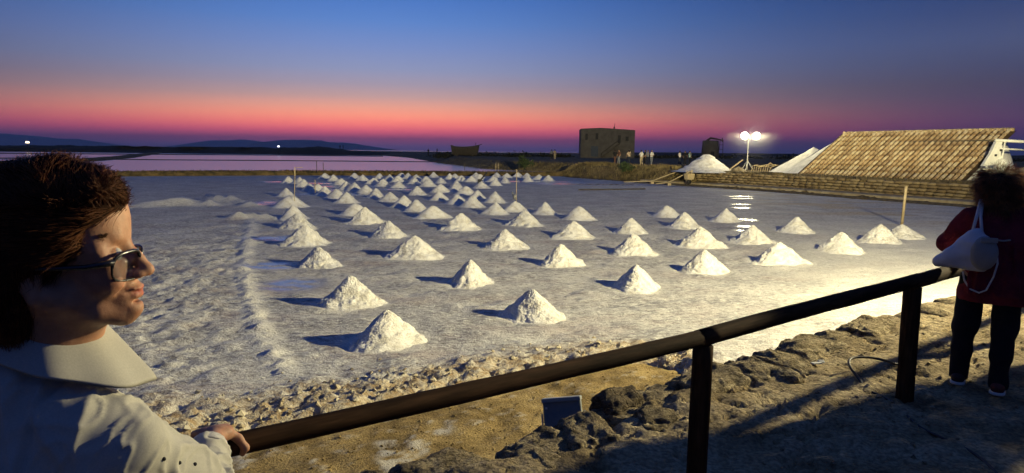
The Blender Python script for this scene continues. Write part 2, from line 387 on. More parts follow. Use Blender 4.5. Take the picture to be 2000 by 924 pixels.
BANK = [(-9, 4.3), (-2.9, 6.0), (-1.6, 6.75), (-.5, 7.45), (.9, 8.15), (1.7, 8.45), (2.1, 8.15), (2.5, 7.3), (3.0, 6.0)]     # pan side / tan bank border
LUMPS = [(-16.7, 31.2, .75, .16), (-16.0, 31.9, .8, .2), (-15.3, 32.2, .9, .2), (-14.4, 31.9, .6, .16), (-15.1, 34.2, .8, .34), (-14.2, 33.6, .9, .32), (-13.1, 33.0, .8, .2), (-12.4, 31.8, .7, .16), (-17.6, 30.6, .8, .12), (-10.5, 26.0, .6, .2), (-9.7, 26.2, .6, .12)]
def bank_d(x, y):
    d, s = seg_dist(x, y, BANK); return -d * s          # positive on the pan side (left of the line)
def marks(x, y):
    wet = np.zeros_like(x)
    for a, b, rx, ry in PUD:
        wet = np.maximum(wet, np.exp(-(((x - a) / rx) ** 2 + ((y - b) / ry) ** 2) ** 1.5))
    wet = np.clip(wet * 1.5, 0, 1); bd = bank_d(x, y)
    cr = sstep(1.3, .1, bd + .35 * fbm(x * 1.3, y * 1.3, 3)) * .95
    rd, _ = seg_dist(x, y, RIDGE)
    cl = sstep(.30, .10, rd + .12 * fbm(x * 4, y * 4, 1)) * 1.0
    for a, b, r, h in LUMPS: cl = np.maximum(cl, np.exp(-((x - a) ** 2 + (y - b) ** 2) / r ** 2 * 1.2))
    cl = np.maximum(cl, sstep(0, 8, x - .25 * y + 1.5 * fbm(x * .4, y * .4, 9)) * .8 * sstep(34, 18, y))
    cl = np.maximum(cl, sstep(5, 1, np.abs(x - (39.5 - .42 * y))) * .5 * sstep(30, 45, y))
    for rx, ry, h, r in ALLP:
        m = (np.abs(x - rx) < 1.6) & (np.abs(y - ry) < 1.6)
        if m.any(): cl[m] = np.maximum(cl[m], .85 * sstep(r * 1.5, r * 1.02, np.hypot(x[m] - rx, y[m] - ry) + .12 * fbm(x[m] * 3, y[m] * 3)))
    st = sstep(.25, .6, fbm(x * .35, y * 1.1, 5, 4)) * sstep(8, 13, x - .1 * y) * sstep(24, 30, y)
    cr = np.maximum(cr, st * .8); cl *= 1 - st
    return np.clip(wet, 0, 1), np.clip(cr, 0, 1), np.clip(cl, 0, 1)
def pan_z(x, y):
    bd = bank_d(x, y); amp = .022 * sstep(45, 12, y) + .004
    z = amp * fbm(x * 2.1, y * 2.1, 0, 4)
    left = sstep(.2, 1.5, -(x + .9 + .36 * (y - 3)) )            # trampled area left of the ridge
    rd, _ = seg_dist(x, y, RIDGE)
    z += left * sstep(34, 14, y) * (.035 * np.abs(fbm(x * 2.4 - y * 1.2, y * 2.8, 2, 3)) + .050 * np.abs(fbm(x * 4.2 - y * 2.5, y * 7.5, 4, 2)))
    z += .045 * np.exp(-(rd / .16) ** 2) * (1 + .7 * fbm(x * 9, y * 9, 1))
    cr = sstep(1.6, .1, bd); z += cr * (.04 + .09 * np.abs(fbm(x * 2.6, y * 2.6, 8, 4)) + .07 * np.abs(fbm(x * 5 + y * 4, y * 9 - x * 6, 3, 3)) + .03 * np.abs(fbm(x * 14, y * 14, 3, 2)))
    for a, b, r, h in LUMPS:
        z += h * 1.15 * np.exp(-((x - a) ** 2 + (y - b) ** 2) / r ** 2 * 1.8) * (1 + .5 * fbm(x * 2.5, y * 2.5, 4) + .45 * fbm(x * 7, y * 7, 2))
    w, _, _ = (marks(x, y)[0], 0, 0); z = z * (1 - .85 * w) - .015 * w
    z = z - sstep(0, -.5, bd) * .5
    return z
ROWS = {
'A':[(-1.77, 9.38, 0.49, 0.5), (-2.83, 11.7, 0.49, 0.5), (-4.53, 15.64, 0.49, 0.5), (-5.96, 19.28, 0.55, 0.62), (-7.39, 23.05, 0.55, 0.62), (-8.56, 26.25, 0.55, 0.62), (-10.5, 31.84, 0.55, 0.8), (-13.0, 38.76, 0.55, 0.62), (-18.02, 54.3, 0.55, 0.62)],
'B':[(0.35, 10.97, 0.49, 0.5), (-0.86, 13.77, 0.49, 0.5), (-2.48, 17.09, 0.55, 0.62), (-3.9, 21.14, 0.55, 0.62), (-5.46, 24.98, 0.55, 0.62), (-6.58, 28.17, 0.55, 0.62), (-8.53, 34.64, 0.55, 0.62), (-9.86, 37.77, 0.55, 0.62), (-11.2, 40.32, 0.55, 0.62), (-12.26, 42.65, 0.55, 0.62), (-13.34, 44.53, 0.55, 0.62), (-15.12, 49.02, 0.55, 0.62), (-16.84, 53.54, 0.55, 0.62)],
'C':[(2.52, 13.48, 0.49, 0.5), (1.18, 16.1, 0.49, 0.5), (-0.19, 19.06, 0.55, 0.62), (-1.77, 23.34, 0.55, 0.62), (-3.22, 27.26, 0.55, 0.62), (-4.33, 30.38, 0.55, 0.62), (-5.17, 32.37, 0.55, 0.62), (-6.5, 35.94, 0.55, 0.62), (-7.83, 38.72, 0.55, 0.62), (-9.26, 42.66, 0.55, 0.62), (-10.57, 45.21, 0.55, 0.62), (-11.48, 46.54, 0.55, 0.62), (-13.29, 52.45, 0.55, 0.62), (-15.54, 58.75, 0.55, 0.62), (-17.63, 63.76, 0.55, 0.62)],
'D':[(4.47, 15.5, 0.49, 0.5), (3.3, 18.16, 0.55, 0.62), (1.97, 21.46, 0.55, 0.62), (0.46, 24.86, 0.55, 0.62), (-0.75, 29.34, 0.55, 0.62), (-1.97, 32.92, 0.55, 0.62), (-2.87, 34.8, 0.55, 0.62), (-4.05, 37.38, 0.55, 0.62), (-5.84, 41.49, 0.55, 0.62), (-8.27, 49.05, 0.55, 0.62), (-9.84, 51.41, 0.55, 0.62), (-11.13, 54.14, 0.55, 0.62), (-13.18, 59.52, 0.55, 0.62), (-15.1, 64.67, 0.55, 0.62)],
'E':[(6.74, 16.86, 0.55, 0.62), (5.5, 19.62, 0.55, 0.62), (4.05, 22.9, 0.55, 0.62), (2.72, 27.3, 0.55, 0.62), (1.45, 29.67, 0.55, 0.62), (0.12, 30.75, 0.50, 0.62), (-0.95, 36.05, 0.55, 0.62), (-2.03, 38.82, 0.55, 0.62), (-2.9, 42.13, 0.55, 0.62), (-3.88, 45.32, 0.55, 0.62), (-4.71, 44.4, 0.55, 0.62), (-6.41, 51.38, 0.55, 0.62), (-7.96, 55.07, 0.55, 0.62), (-9.83, 58.02, 0.55, 0.62), (-11.21, 61.53, 0.55, 0.62), (-12.58, 64.0, 0.55, 0.62)],
'F':[(9.32, 18.96, 0.55, 0.62), (7.45, 20.8, 0.55, 0.62), (6.32, 24.73, 0.55, 0.62), (6.66, 28.95, 0.55, 0.62)],
'G':[(11.63, 21.23, 0.55, 0.62), (10.06, 23.78, 0.55, 0.62), (8.58, 27.08, 0.55, 0.62)],
'H':[(13.04, 22.43, 0.42, 0.62)],
'Z':[(-11.11, 67.75, 0.55, 0.62), (-10.01, 64.89, 0.55, 0.62), (-8.86, 62.31, 0.55, 0.62), (-7.51, 58.74, 0.55, 0.62), (-8.02, 68.88, 0.55, 0.62), (-6.02, 56.78, 0.55, 0.62), (-6.03, 64.73, 0.55, 0.62), (-5.68, 66.4, 0.55, 0.62), (-4.62, 60.94, 0.55, 0.62), (-3.63, 59.95, 0.55, 0.62), (-3.79, 70.43, 0.55, 0.62), (-3.07, 64.24, 0.55, 0.62), (-2.26, 49.73, 0.55, 0.62), (-4.07, 49.27, 0.55, 0.62), (-1.71, 60.55, 0.55, 0.62), (-1.69, 71.2, 0.55, 0.62), (-1.39, 53.75, 0.55, 0.62), (-0.6, 69.84, 0.55, 0.62), (-0.63, 58.38, 0.55, 0.62), (0.58, 72.03, 0.55, 0.62), (1.52, 70.6, 0.55, 0.62), (1.43, 61.52, 0.55, 0.62), (2.58, 66.12, 0.55, 0.62), (3.34, 63.47, 0.55, 0.62)],
}
ALLP = [p for r in ROWS.values() for p in r]
panm = mat_pan()
xs = axis([(-75, -22, 3, .8), (-22, -9, .6, .12), (-9, 7, .055, .055), (7, 14, .06, .2), (14, 42, .3, 1.5)])
ys = axis([(3.8, 14, .045, .06), (14, 30, .07, .25), (30, 86, .3, 1.2)])
FARE = [(-80, 48), (-36, 64.3), (-24, 70.5), (-11, 73.5), (4.7, 76.5)]
def pan_keep(x, y):
    d, s = seg_dist(x, y, FARE); bd = bank_d(x, y)
    return ~((s < 0) & (d > 1.5) & (x < 6)) & (bd > -.7)
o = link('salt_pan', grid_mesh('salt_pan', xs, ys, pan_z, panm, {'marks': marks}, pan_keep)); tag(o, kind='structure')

# tan gravel bank between the pan and the walkway wall
mb_ = mk('tan_gravel', [(.17, .115, .04), (.30, .21, .08), (.40, .29, .12)], 2.2, .93, 1.0, 45, fine=(55, .35), bdist=.02)
t_ = mb_.node_tree; bb = t_.nodes['Principled BSDF']; src = bb.inputs['Base Color'].links[0].from_socket
va = t_.nodes.new('ShaderNodeVertexColor'); va.layer_name = 'marks'; mxn = t_.nodes.new('ShaderNodeMix'); mxn.data_type = 'RGBA'
sp_ = t_.nodes.new('ShaderNodeSeparateColor'); t_.links.new(va.outputs[0], sp_.inputs[0]); t_.links.new(sp_.outputs[0], mxn.inputs[0]); t_.links.new(src, mxn.inputs[6]); mxn.inputs[7].default_value = (.60, .57, .50, 1); t_.links.new(mxn.outputs[2], bb.inputs['Base Color'])
def spill(x, y):
    w = np.zeros_like(x)
    for a, b, rx, ry in ((-1.10, 5.72, .09, .22), (-1.0, 5.4, .10, .15), (-.66, 6.15, .12, .16), (-.78, 5.75, .10, .18), (-.87, 5.4, .13, .16), (-1.25, 5.1, .2, .12), (-2.6, 5.6, .4, .25)):
        w = np.maximum(w, np.exp(-(((x - a) / rx) ** 2 + ((y - b) / ry) ** 2)))
    w = sstep(.30, .95, w + .45 * fbm(x * 9, y * 9, 2, 5, .7)); return w * .8, w, w
def bank_z(x, y): return .05 + .025 * fbm(x * 1.5, y * 1.5, 6, 3) + .012 * fbm(x * 9, y * 9, 2, 2) + .12 * sstep(.6, 0, bank_d(x, y) + 2.6) - .25 * sstep(-.15, .25, bank_d(x, y))
link('gravel_bank', grid_mesh('gravel_bank', axis([(-9, -3.5, .3, .06), (-3.5, 3.4, .04, .04)]), axis([(2.6, 8.9, .04, .04)]), bank_z, mb_, {'marks': spill}, lambda x, y: bank_d(x, y) < .4))['kind'] = 'structure'

# salt heaps ----------------------------------------------------
def heap(seed, h, r, nr, na, lump=1.0, flare=1.3):
    rs = np.random.RandomState(seed); ox = seed * 7.7
    t = np.linspace(0, 1, nr) ** .9; th = np.linspace(0, 2 * np.pi, na, endpoint=False); T, A = np.meshgrid(t, th, indexing='ij')
    rad = T * r * flare * (1 + .09 * np.cos(A * 2 + seed) + .05 * np.sin(3 * A + 2 * seed))
    x = rad * np.cos(A); y = rad * np.sin(A)
    soft = .002 + .012 * (seed % 3)
    z = h * (np.where(T * flare < 1, (1 - T * flare) ** 1.0, 0)); tip = .055 * r * 2
    z = h * (np.log1p(np.exp((1 - np.sqrt((T * flare) ** 2 + soft)) * 9)) / 9) * (1.05 + soft * 4)
    n1 = fbm(x * 7 / r * .5 + ox, y * 7 / r * .5, z * 4 + ox, 3); n2 = fbm(x * 30 + ox, y * 30, z * 30, 3)
    env = sstep(1.0, .7, T)
    z = z + env * (h * .03 * n1 + lump * .014 * n2) - .05 * (1 - env)
    rr = 1 + env * lump * .03 * n1; x *= rr; y *= rr
    x += h * .05 * math.sin(seed * 3.1) * (1 - T); V = np.stack([x, y, z], -1).reshape(-1, 3)
    idx = np.arange(nr * na).reshape(nr, na); nx = np.roll(idx, -1, 1)
    F = np.stack([idx[:-1], nx[:-1], nx[1:], idx[1:]], -1).reshape(-1, 4)
    F = F[:, ::-1]
    return mesh_np('salt_heap', V, F[:, ::-1], M['salt'])
NEAR = [heap(i + 1, 1, 1, 80, 150, 1.5 + .5 * (i % 3), 1.22 + .05 * (i % 4)) for i in range(11)]
FAR = [heap(i + 20, 1, 1, 22, 36, .8) for i in range(8)]
ORD = 'nearest second third fourth fifth sixth seventh eighth ninth tenth eleventh twelfth thirteenth fourteenth fifteenth sixteenth'.split()
RN = {'A': 'leftmost row', 'B': 'second row from the left', 'C': 'third row from the left', 'D': 'fourth row from the left', 'E': 'fifth row from the left', 'F': 'row left of the reflections', 'G': 'row right of the reflections'}
LOOK = {('A', 0): 'large crumbly salt heap, nearest of the leftmost row, above the rail', ('B', 0): 'lumpy pale salt heap with a long blue shadow, nearest of the second row',
        ('A', 6): 'broad low-shouldered salt heap with a stake on top, seventh of the leftmost row', ('E', 5): 'salt heap topped by a grey bucket at the foot of a stake',
        ('H', 0): 'flat salt heap at far right beside the tall tan stake'}
fz = sorted(range(len(ROWS['Z'])), key=lambda i: ROWS['Z'][i][0] / ROWS['Z'][i][1])
o24 = 'first second third fourth fifth sixth seventh eighth ninth tenth eleventh twelfth thirteenth fourteenth fifteenth sixteenth seventeenth eighteenth nineteenth twentieth twenty-first twenty-second twenty-third twenty-fourth'.split()
cnt = 0
for k, row in ROWS.items():
    for i, (x, y, h, r) in enumerate(row):
        near = y < 25; me = NEAR[cnt % 11] if near else FAR[cnt % 8]; cnt += 1
        o = link('salt_heap', me, loc=(x, y, -.01), rot=(0, 0, cnt * 2.39))
        jit = 1 + .13 * math.sin(cnt * 5.3); o.scale = (r * jit, r / jit * (1 + .06 * math.sin(cnt * 2.2)), h * (1 + .07 * math.sin(cnt * 3.7)))
        if (k, i) in LOOK: lab = LOOK[(k, i)]
        elif k == 'Z': lab = 'tiny far salt heap by the brown dike, %s in that cluster from left' % o24[fz.index(i)]
        else: lab = 'conical salt heap, %s from the front in the %s' % (ORD[i] if i else 'first', RN[k])
        tag(o, lab, 'salt heap', 'salt heaps standing in rows on the pan')

# base ground, sea, ponds ---------------------------------------
mg = mk('dark_ground', [(.05, .04, .025), (.1, .08, .05)], .05, .95)
gm = MB(); gm.add([(-30000, -3000, -2), (30000, -3000, -2), (30000, 32000, -2), (-30000, 32000, -2)], [(0, 1, 2, 3)]); gm.build('ground', mg)['kind'] = 'structure'
def mat_water(name, col, rough, bump, sc, st=(1, 1, 1), dist=.02):
    m = mk(name, [col], 1, rough, bump, sc, stretch=st, spec=.5, bdist=dist); m.node_tree.nodes['Principled BSDF'].inputs['IOR'].default_value = 1.33; return m
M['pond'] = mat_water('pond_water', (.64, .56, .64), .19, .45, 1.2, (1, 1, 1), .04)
M['sea'] = mat_water('sea_water', (.01, .02, .04), .25, .6, .05, dist=.6)
def sheet(name, pts, z, mat, kind='structure'):
    b = MB(); b.add([(x, y, z) for x, y in pts], [tuple(range(len(pts)))]); o = b.build(name, mat); o['kind'] = kind; return o
sheet('sea', [(-29000, 330), (29000, 330), (29000, 31000), (-29000, 31000)], .02, M['sea'])
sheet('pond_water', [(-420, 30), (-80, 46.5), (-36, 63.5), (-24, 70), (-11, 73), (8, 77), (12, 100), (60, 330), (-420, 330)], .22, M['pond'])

# dikes -----------------------------------------------------------
def dike(name, pts, w, h, z0, mat, step=1.5, amp=.2):
    P = [Vector(p).to_3d() for p in pts]; out = []
    for a, b in zip(P[:-1], P[1:]):
        n_ = max(1, int((b - a).length / step))
        out += [a.lerp(b, i / n_) for i in range(n_)]
    out.append(P[-1]); rs = random.Random(len(pts)); vs = []; m = len(out); prof = [(-.5, -.5), (-.42, .35), (-.3, .9), (0, 1), (.3, .92), (.42, .35), (.5, -.5)]; K = len(prof)
    for i, p in enumerate(out):
        t = (out[min(i + 1, m - 1)] - out[max(i - 1, 0)]).normalized(); nn = Vector((t.y, -t.x, 0))
        for u, v in prof:
            q_ = p + nn * u * w * (1 + amp * (rs.random() - .5)); vs.append((q_.x, q_.y, z0 + v * h * (1 + amp * (rs.random() - .5))))
    b = MB(); b.add(vs, [(i * K + j, (i + 1) * K + j, (i + 1) * K + j + 1, i * K + j + 1) for i in range(m - 1) for j in range(K - 1)], True)
    o = b.build(name, mat); o['kind'] = 'structure'; return o
M['dikegrass'] = mk('dry_grass_dike', [(.045, .035, .012), (.12, .085, .03), (.19, .13, .05)], 1.5, .95, .6, 6)
dike('earth_dike', [(-90, 44.6), (-36, 64.6), (-24, 70.8), (-11, 73.8), (4.5, 77), (9, 78.5)], 2.4, .42, .05, M['dikegrass'], .8, .3)
dike('earth_dike', [(-71, 96), (-75, 118), (-92, 160), (-165, 316)], 5.5, .55, .1, M['dikegrass'], 3)
dike('earth_dike', [(-420, 135), (-150, 136), (-72, 136), (-48, 143), (-16, 148)], .9, .18, .2, M['darkwood'], 2)
dike('earth_dike', [(-420, 205), (-165, 219), (-127, 238), (-99, 255), (-50, 262)], 1.6, .3, .2, M['darkwood'], 3)

# embankment (raised land right of and behind the pans) -----------------
EDGE = [(46, -8), (34, 14), (28, 28), (25.4, 33.5), (24.3, 36.5), (22.0, 41.6), (20.5, 45.3), (18.7, 49.6), (16.3, 54), (14.6, 57), (11.6, 61.8), (9.9, 65.7), (6, 73), (5, 78), (5.4, 85), (-.5, 88), (-6, 96), (-17, 139), (-37, 231), (-78, 361), (-183, 607)]
def emb_z(x, y):
    d, s = seg_dist(x, y, EDGE); ins = np.where(s > 0, d, -d); far = sstep(75, 95, y)
    ins = ins + .25 * fbm(x * .5, y * .5, 2)
    wall = sstep(58, 54, y)       # in this stretch the brick wall stands in front
    top = 1.28 + .25 * sstep(90, 170, y) + .05 * fbm(x * .3, y * .3)
    slope = (1 - wall) * sstep(0, 2.6 + far * 5, ins) + wall * (.22 * sstep(-.1, .25, ins) + .78 * sstep(1.55, 1.95, ins))
    z = top * slope + .07 * fbm(x * 1.1, y * 1.1, 4) * sstep(0, 1.5, ins) * (1 - .7 * wall)
    return np.where(ins < -.4, -1.0, z)
xs = axis([(-420, -60, 12, 5), (-60, -10, 4, .8), (-10, 40, .35, .35), (40, 160, 1, 12)]); ys = axis([(-10, 32, 2, .6), (32, 90, .35, .5), (90, 330, 1, 9), (330, 700, 12, 30)])
def keep_e(x, y):
    d, s = seg_dist(x, y, EDGE); return (s > 0) | (d < 3)
me = grid_mesh('embankment', xs, ys, emb_z, [M['earth']], None, keep_e); link('embankment', me)['kind'] = 'structure'
# ------------------------------------------------------------------ walkway, its retaining wall and loose rock
WEDGE = [(-6, -1.2), (-2.2, 2.0), (-1.1, 2.95), (-.6, 3.4), (-.3, 3.6), (0, 3.72), (.25, 3.98), (.5, 4.1), (.8, 4.5), (1.4, 5.0), (1.9, 5.3), (2.3, 5.7), (2.9, 6.2), (3.7, 6.8), (4.4, 7.2), (5.2, 7.8), (6.7, 8.8), (9, 10.3), (13, 12), (24, 13), (34, 14)]
def walk_in(x, y):
    d, s = seg_dist(x, y, WEDGE); return d * s
def walk_z(x, y):
    i = walk_in(x, y); e = sstep(.75, .1, i)
    z = 1.0 + .03 * fbm(x * .9, y * .9, 3, 3) + .012 * fbm(x * 5 + y * 2, y * 7 - x * 3, 1, 3)
    ridge = np.abs(fbm(x * 2.2 + y * 1.2, y * 4.0 - x * 2.4, 5, 4)); z -= .045 * sstep(.16, .0, ridge) * sstep(2.4, .3, i)
    z += e * (.02 - .055 * np.abs(fbm(x * 4, y * 4, 7, 4))) - sstep(.2, -.08, i) * .35
    return z
xs = axis([(-7, -1.2, .3, .1), (-1.2, 6, .028, .032), (6, 34, .15, 2)]); ys = axis([(-8, 1.5, 1, .2), (1.5, 8.2, .03, .03), (8.2, 15, .1, .4)])
link('walkway', grid_mesh('walkway', xs, ys, walk_z, M['walk'], None, lambda x, y: walk_in(x, y) > -.12))['kind'] = 'structure'
def stone_mesh(seed, n=9, amp=.12, p=4.5, mat=None):
    u = np.linspace(-1, 1, n); A, B = np.meshgrid(u, u, indexing='ij'); V = []; F = []; o1 = np.ones_like(A)
    for X, Y, Z in ((A, B, o1), (B, A, -o1), (o1, A, B), (-o1, B, A), (B, o1, A), (A, -o1, B)):
        b = len(V) * n * n; V.append(np.stack([X, Y, Z], -1).reshape(-1, 3)); i = np.arange(n * n).reshape(n, n) + b
        F.append(np.stack([i[:-1, :-1], i[1:, :-1], i[1:, 1:], i[:-1, 1:]], -1).reshape(-1, 4))
    V = np.concatenate(V); F = np.concatenate(F)
    key = np.round(V * 1000).astype(int); _, first, inv = np.unique(key, axis=0, return_index=True, return_inverse=True); V = V[first]; F = inv.ravel()[F]
    V = V / (np.abs(V) ** p).sum(1, keepdims=True) ** (1 / p); s = seed * 3.7
    V = V * (1 + amp * fbm(V[:, 0] * 1.3 + s, V[:, 1] * 1.3, V[:, 2] * 1.3, 4)[:, None]) + .05 * np.stack([fbm(V[:, 0] * 4, V[:, 1] * 4 + s, V[:, 2] * 4 + k * 9, 5, .6) for k in range(3)], -1)
    return mesh_np('stone', V, F, mat or M['stone'])
RC = np.random.RandomState(6)
def chip(b, c, r, R_):
    v = np.array([(1, 0, 0), (.3, .9, 0), (-.8, .6, 0), (-.8, -.6, 0), (.3, -.9, 0), (.2, .1, .8), (-.3, .2, .65), (0, 0, -.5)]) * (1 + .7 * (R_.rand(8, 3) - .5)) * r; a = R_.rand() * 6.3; t = (R_.rand() - .5) * 1.2
    x = v[:, 0] * math.cos(a) - v[:, 1] * math.sin(a); y = v[:, 0] * math.sin(a) + v[:, 1] * math.cos(a); z = v[:, 2] * .8 + x * math.sin(t)
    b.add([(c[0] + i, c[1] + j, c[2] + k) for i, j, k in zip(x, y, z)], [(0, 1, 5), (1, 6, 5), (1, 2, 6), (2, 3, 6), (3, 4, 6), (4, 5, 6), (4, 0, 5), (1, 0, 7), (2, 1, 7), (3, 2, 7), (4, 3, 7), (0, 4, 7)])
SM = [stone_mesh(i, 24, .16) for i in range(7)]
SL = [stone_mesh(i + 30, 5) for i in range(4)]
wl = empty('retaining_wall', (2, 5, 0), 0, 'rough grey-brown stone retaining wall holding the walkway above the salt pan', 'stone wall')
def along(pts, s):
    for (ax, ay), (bx, by) in zip(pts[:-1], pts[1:]):
        l_ = math.hypot(bx - ax, by - ay)
        if s <= l_: return ax + (bx - ax) * s / l_, ay + (by - ay) * s / l_, math.atan2(by - ay, bx - ax)
        s -= l_
    return bx, by, math.atan2(by - ay, bx - ax)
rs = random.Random(11)
for c, (zc, hh) in enumerate(((.86, .17), (.52, .17), (.18, .19))):
    s = 2.6 + .2 * c; i = 0
    while s < 17:
        l_ = rs.uniform(.36, .72) * (1.15 if c else 1); x, y, a = along(WEDGE, s + l_ / 2); d = rs.uniform(.42, .6) if c == 0 else .3
        nx, ny = math.sin(a), -math.cos(a)
        vis = s < 12
        st = link('stone', (SM if (c == 0 and vis) else SL)[rs.randrange(7 if (c == 0 and vis) else 4)], wl)
        st.location = (x + nx * (d * .42 + .04 * c - .07) - 2, y + ny * (d * .42 - .07) - 5, zc + rs.uniform(-.02, .035)); st.rotation_euler = (rs.uniform(-.07, .07), rs.uniform(-.07, .07), a + rs.uniform(-.12, .12))
        st.scale = (l_ * .50, d / 2, hh * rs.uniform(.95, 1.08)); s += l_ * .97; i += 1
rk = link('rock', stone_mesh(77, 16, .3, 2.6, M['darkstone']), None, (.735, 4.40, .985), (.2, .1, .5)); rk.scale = (.165, .13, .115); tag(rk, 'dark knobbly rock sitting on the wall edge beside the switched-off floodlight', 'rock')
rk = link('rock', stone_mesh(78, 12, .3, 2.6, M['stone']), None, (.93, 4.12, 1.0), (.2, .1, .5)); rk.scale = (.15, .10, .07); tag(rk, 'low tan stone half buried in the path behind the dark rock', 'rock')
b = MB()
px_ = np.random.RandomState(1).uniform(-.5, 5, 420); py_ = .78 * px_ + np.random.RandomState(2).uniform(1.7, 3.7, 420)
for x, y, z, w_ in zip(px_, py_, walk_z(px_, py_), walk_in(px_, py_)):
    if w_ < .12: continue
    q_ = .004 + .014 * rs.random() ** 2; chip(b, (x, y, z + q_ * .3), q_ * 1.4, RC)
tag(b.build('pebbles', M['stone']), 'loose pebbles scattered over the trodden path', kind='stuff')
b = MB()
px_ = np.random.RandomState(3).uniform(-3.2, 2.4, 1400); py_ = .8 * px_ + np.random.RandomState(4).uniform(4.6, 7.4, 1400)
for x, y, z, w_ in zip(px_, py_, bank_z(px_, py_), bank_d(px_, py_)):
    if w_ > -.1: continue
    q_ = .003 + .010 * rs.random() ** 2; chip(b, (x, y, z + q_ * .3), q_ * 1.4, RC)
tag(b.build('gravel', mb_), 'loose gravel on the tan bank', kind='stuff')
# crust clods along the near border of the pan
b = MB(); rs2 = np.random.RandomState(5); CL_ = []
for i in range(800):
    k = rs2.randint(1, 7); t = rs2.rand(); (ax, ay), (bx, by) = BANK[k - 1], BANK[k]; x = ax + (bx - ax) * t; y = ay + (by - ay) * t
    n_ = math.hypot(bx - ax, by - ay); off = abs(rs2.randn()) * .55 - .1; x += -(by - ay) / n_ * off; y += (bx - ax) / n_ * off
    CL_.append((x, y))
CL_ = np.array(CL_)
for (x, y), z in zip(CL_, pan_z(CL_[:, 0], CL_[:, 1])):
    q_ = .008 + .024 * rs2.rand() ** 3; chip(b, (x, y, z + q_ * .2), q_ * 1.5, rs2)
tag(b.build('salt_clods', M['crustm'] if 'crustm' in M else mk('crust_clod', [(.36, .28, .16), (.58, .53, .40)], 3, .9, .6, 30)), 'broken brownish salt crust crumbs along the pan border', kind='stuff')

# litter, cable
b = MB(); b.box((0, 0, .0), (.085, .04, .012), .3); b.box((.05, .02, .008), (.05, .035, .01), -.4, M=Matrix.Rotation(.5, 4, 'X'))
tag(b.build('litter', M['white'], bevel=.004, loc=(2.5, 5.36, 1.01)), 'crumpled white scrap of paper lying on the path near the wall', 'litter')
b = MB(); rs = random.Random(3)
b.tube(curve_pts([(2.62, 4.80, .99), (2.64, 4.95, 1.02), (2.64, 5.1, 1.075), (2.72, 5.22, 1.10), (2.9, 5.26, 1.09), (3.06, 5.27, 1.05), (3.2, 5.3, 1.0)]), .010, 8)
b.tube(curve_pts([(2.62, 4.80, .99), (2.66, 4.5, 1.0), (2.60, 4.1, .995), (2.68, 3.7, 1.0), (2.56, 3.2, 1.0)]), .009, 6)
tag(b.build('cable', mk('cable_rubber', [(.05, .045, .04)], 1, .5)), 'dark cable arching out of the sandy path behind the fence post', 'cable')

# ------------------------------------------------------------------ wooden fence
fen = empty('wooden_fence', (.92, 3.13, 1), 0, 'dark round-log railing fence running along the edge of the walkway', 'fence')
RP = [(-4.55, -1.18), (-2.75, -.10), (-.92, 1.53), (.92, 3.13), (2.80, 4.64), (4.62, 6.12), (6.45, 7.55), (8.2, 8.9)]
RZ = 1.835; RZS = [2.0, 1.97, 1.942, 1.835, 1.835, 1.835, 1.835, 1.835]
def logmesh(L_, r0, r1, seed, n=14, m=22):
    t = np.linspace(0, 1, m); a = np.linspace(0, 2 * np.pi, n, endpoint=False); T, A = np.meshgrid(t, a, indexing='ij')
    r = (r0 + (r1 - r0) * T) * (1 + .05 * fbm(np.cos(A) * 1.2 + seed * 3, np.sin(A) * 1.2, T * L_ * 2, 3)); bx = .012 * fbm(T * L_ * .8, seed, 0, 2)
    V = np.stack([T * L_, r * np.cos(A) + bx, r * np.sin(A) + .008 * fbm(T * L_ * .7, seed + 9., 0, 2)], -1).reshape(-1, 3); i = np.arange(n * m).reshape(m, n); j = np.roll(i, -1, 1)
    F = np.stack([i[:-1], i[1:], j[1:], j[:-1]], -1).reshape(-1, 4)
    cs = np.arange(0, n // 2 - 1)
    F0 = [[0 * n + (n - 1 - k) % n, 0 * n + k + 1 - 1, k + 1, (n - 2 - k) % n] for k in cs]; Fm = [[(m - 1) * n + k, (m - 1) * n + (n - 1 - k), (m - 1) * n + (n - 2 - k), (m - 1) * n + k + 1] for k in cs]
    return mesh_np('log', V, np.concatenate([F[:, ::-1], np.array(F0)[:, ::-1], np.array(Fm)[:, ::-1]]), M['rail'])
for i in range(len(RP) - 1):
    (ax, ay), (bx, by) = RP[i], RP[i + 1]; L_ = math.hypot(bx - ax, by - ay); r0 = (.030, .030, .031, .044, .050, .05, .05)[i]
    o = link('rail', logmesh(L_ + .10, r0 - .001, r0 + (.008 if i == 2 else .004), i + 1), fen); a = math.atan2(by - ay, bx - ax)
    dz_ = RZS[i + 1] - RZS[i]; o.location = (ax - math.cos(a) * .05 - .92, ay - math.sin(a) * .05 - 3.13, RZS[i] - 1 + (.006 if i % 2 else -.004)); o.rotation_euler = (0, -math.atan2(dz_, L_), a)
for i, (x, y) in enumerate(RP):
    lean = {3: (.01, .02), 4: (.03, .05)}.get(i, (.0, .01)); h = RZS[i] - .04 - .9; r = .047 if i != 4 else .058
    o = link('post', logmesh(h + .2, r * 1.04, r, i + 20, 14, 14), fen); tx, ty = lean
    d = Vector((tx, ty, h)).normalized(); o.rotation_mode = 'QUATERNION'; o.rotation_quaternion = Vector((1, 0, 0)).rotation_difference(d)
    o.location = (x - tx - .92, y - ty - 3.13, -.3)

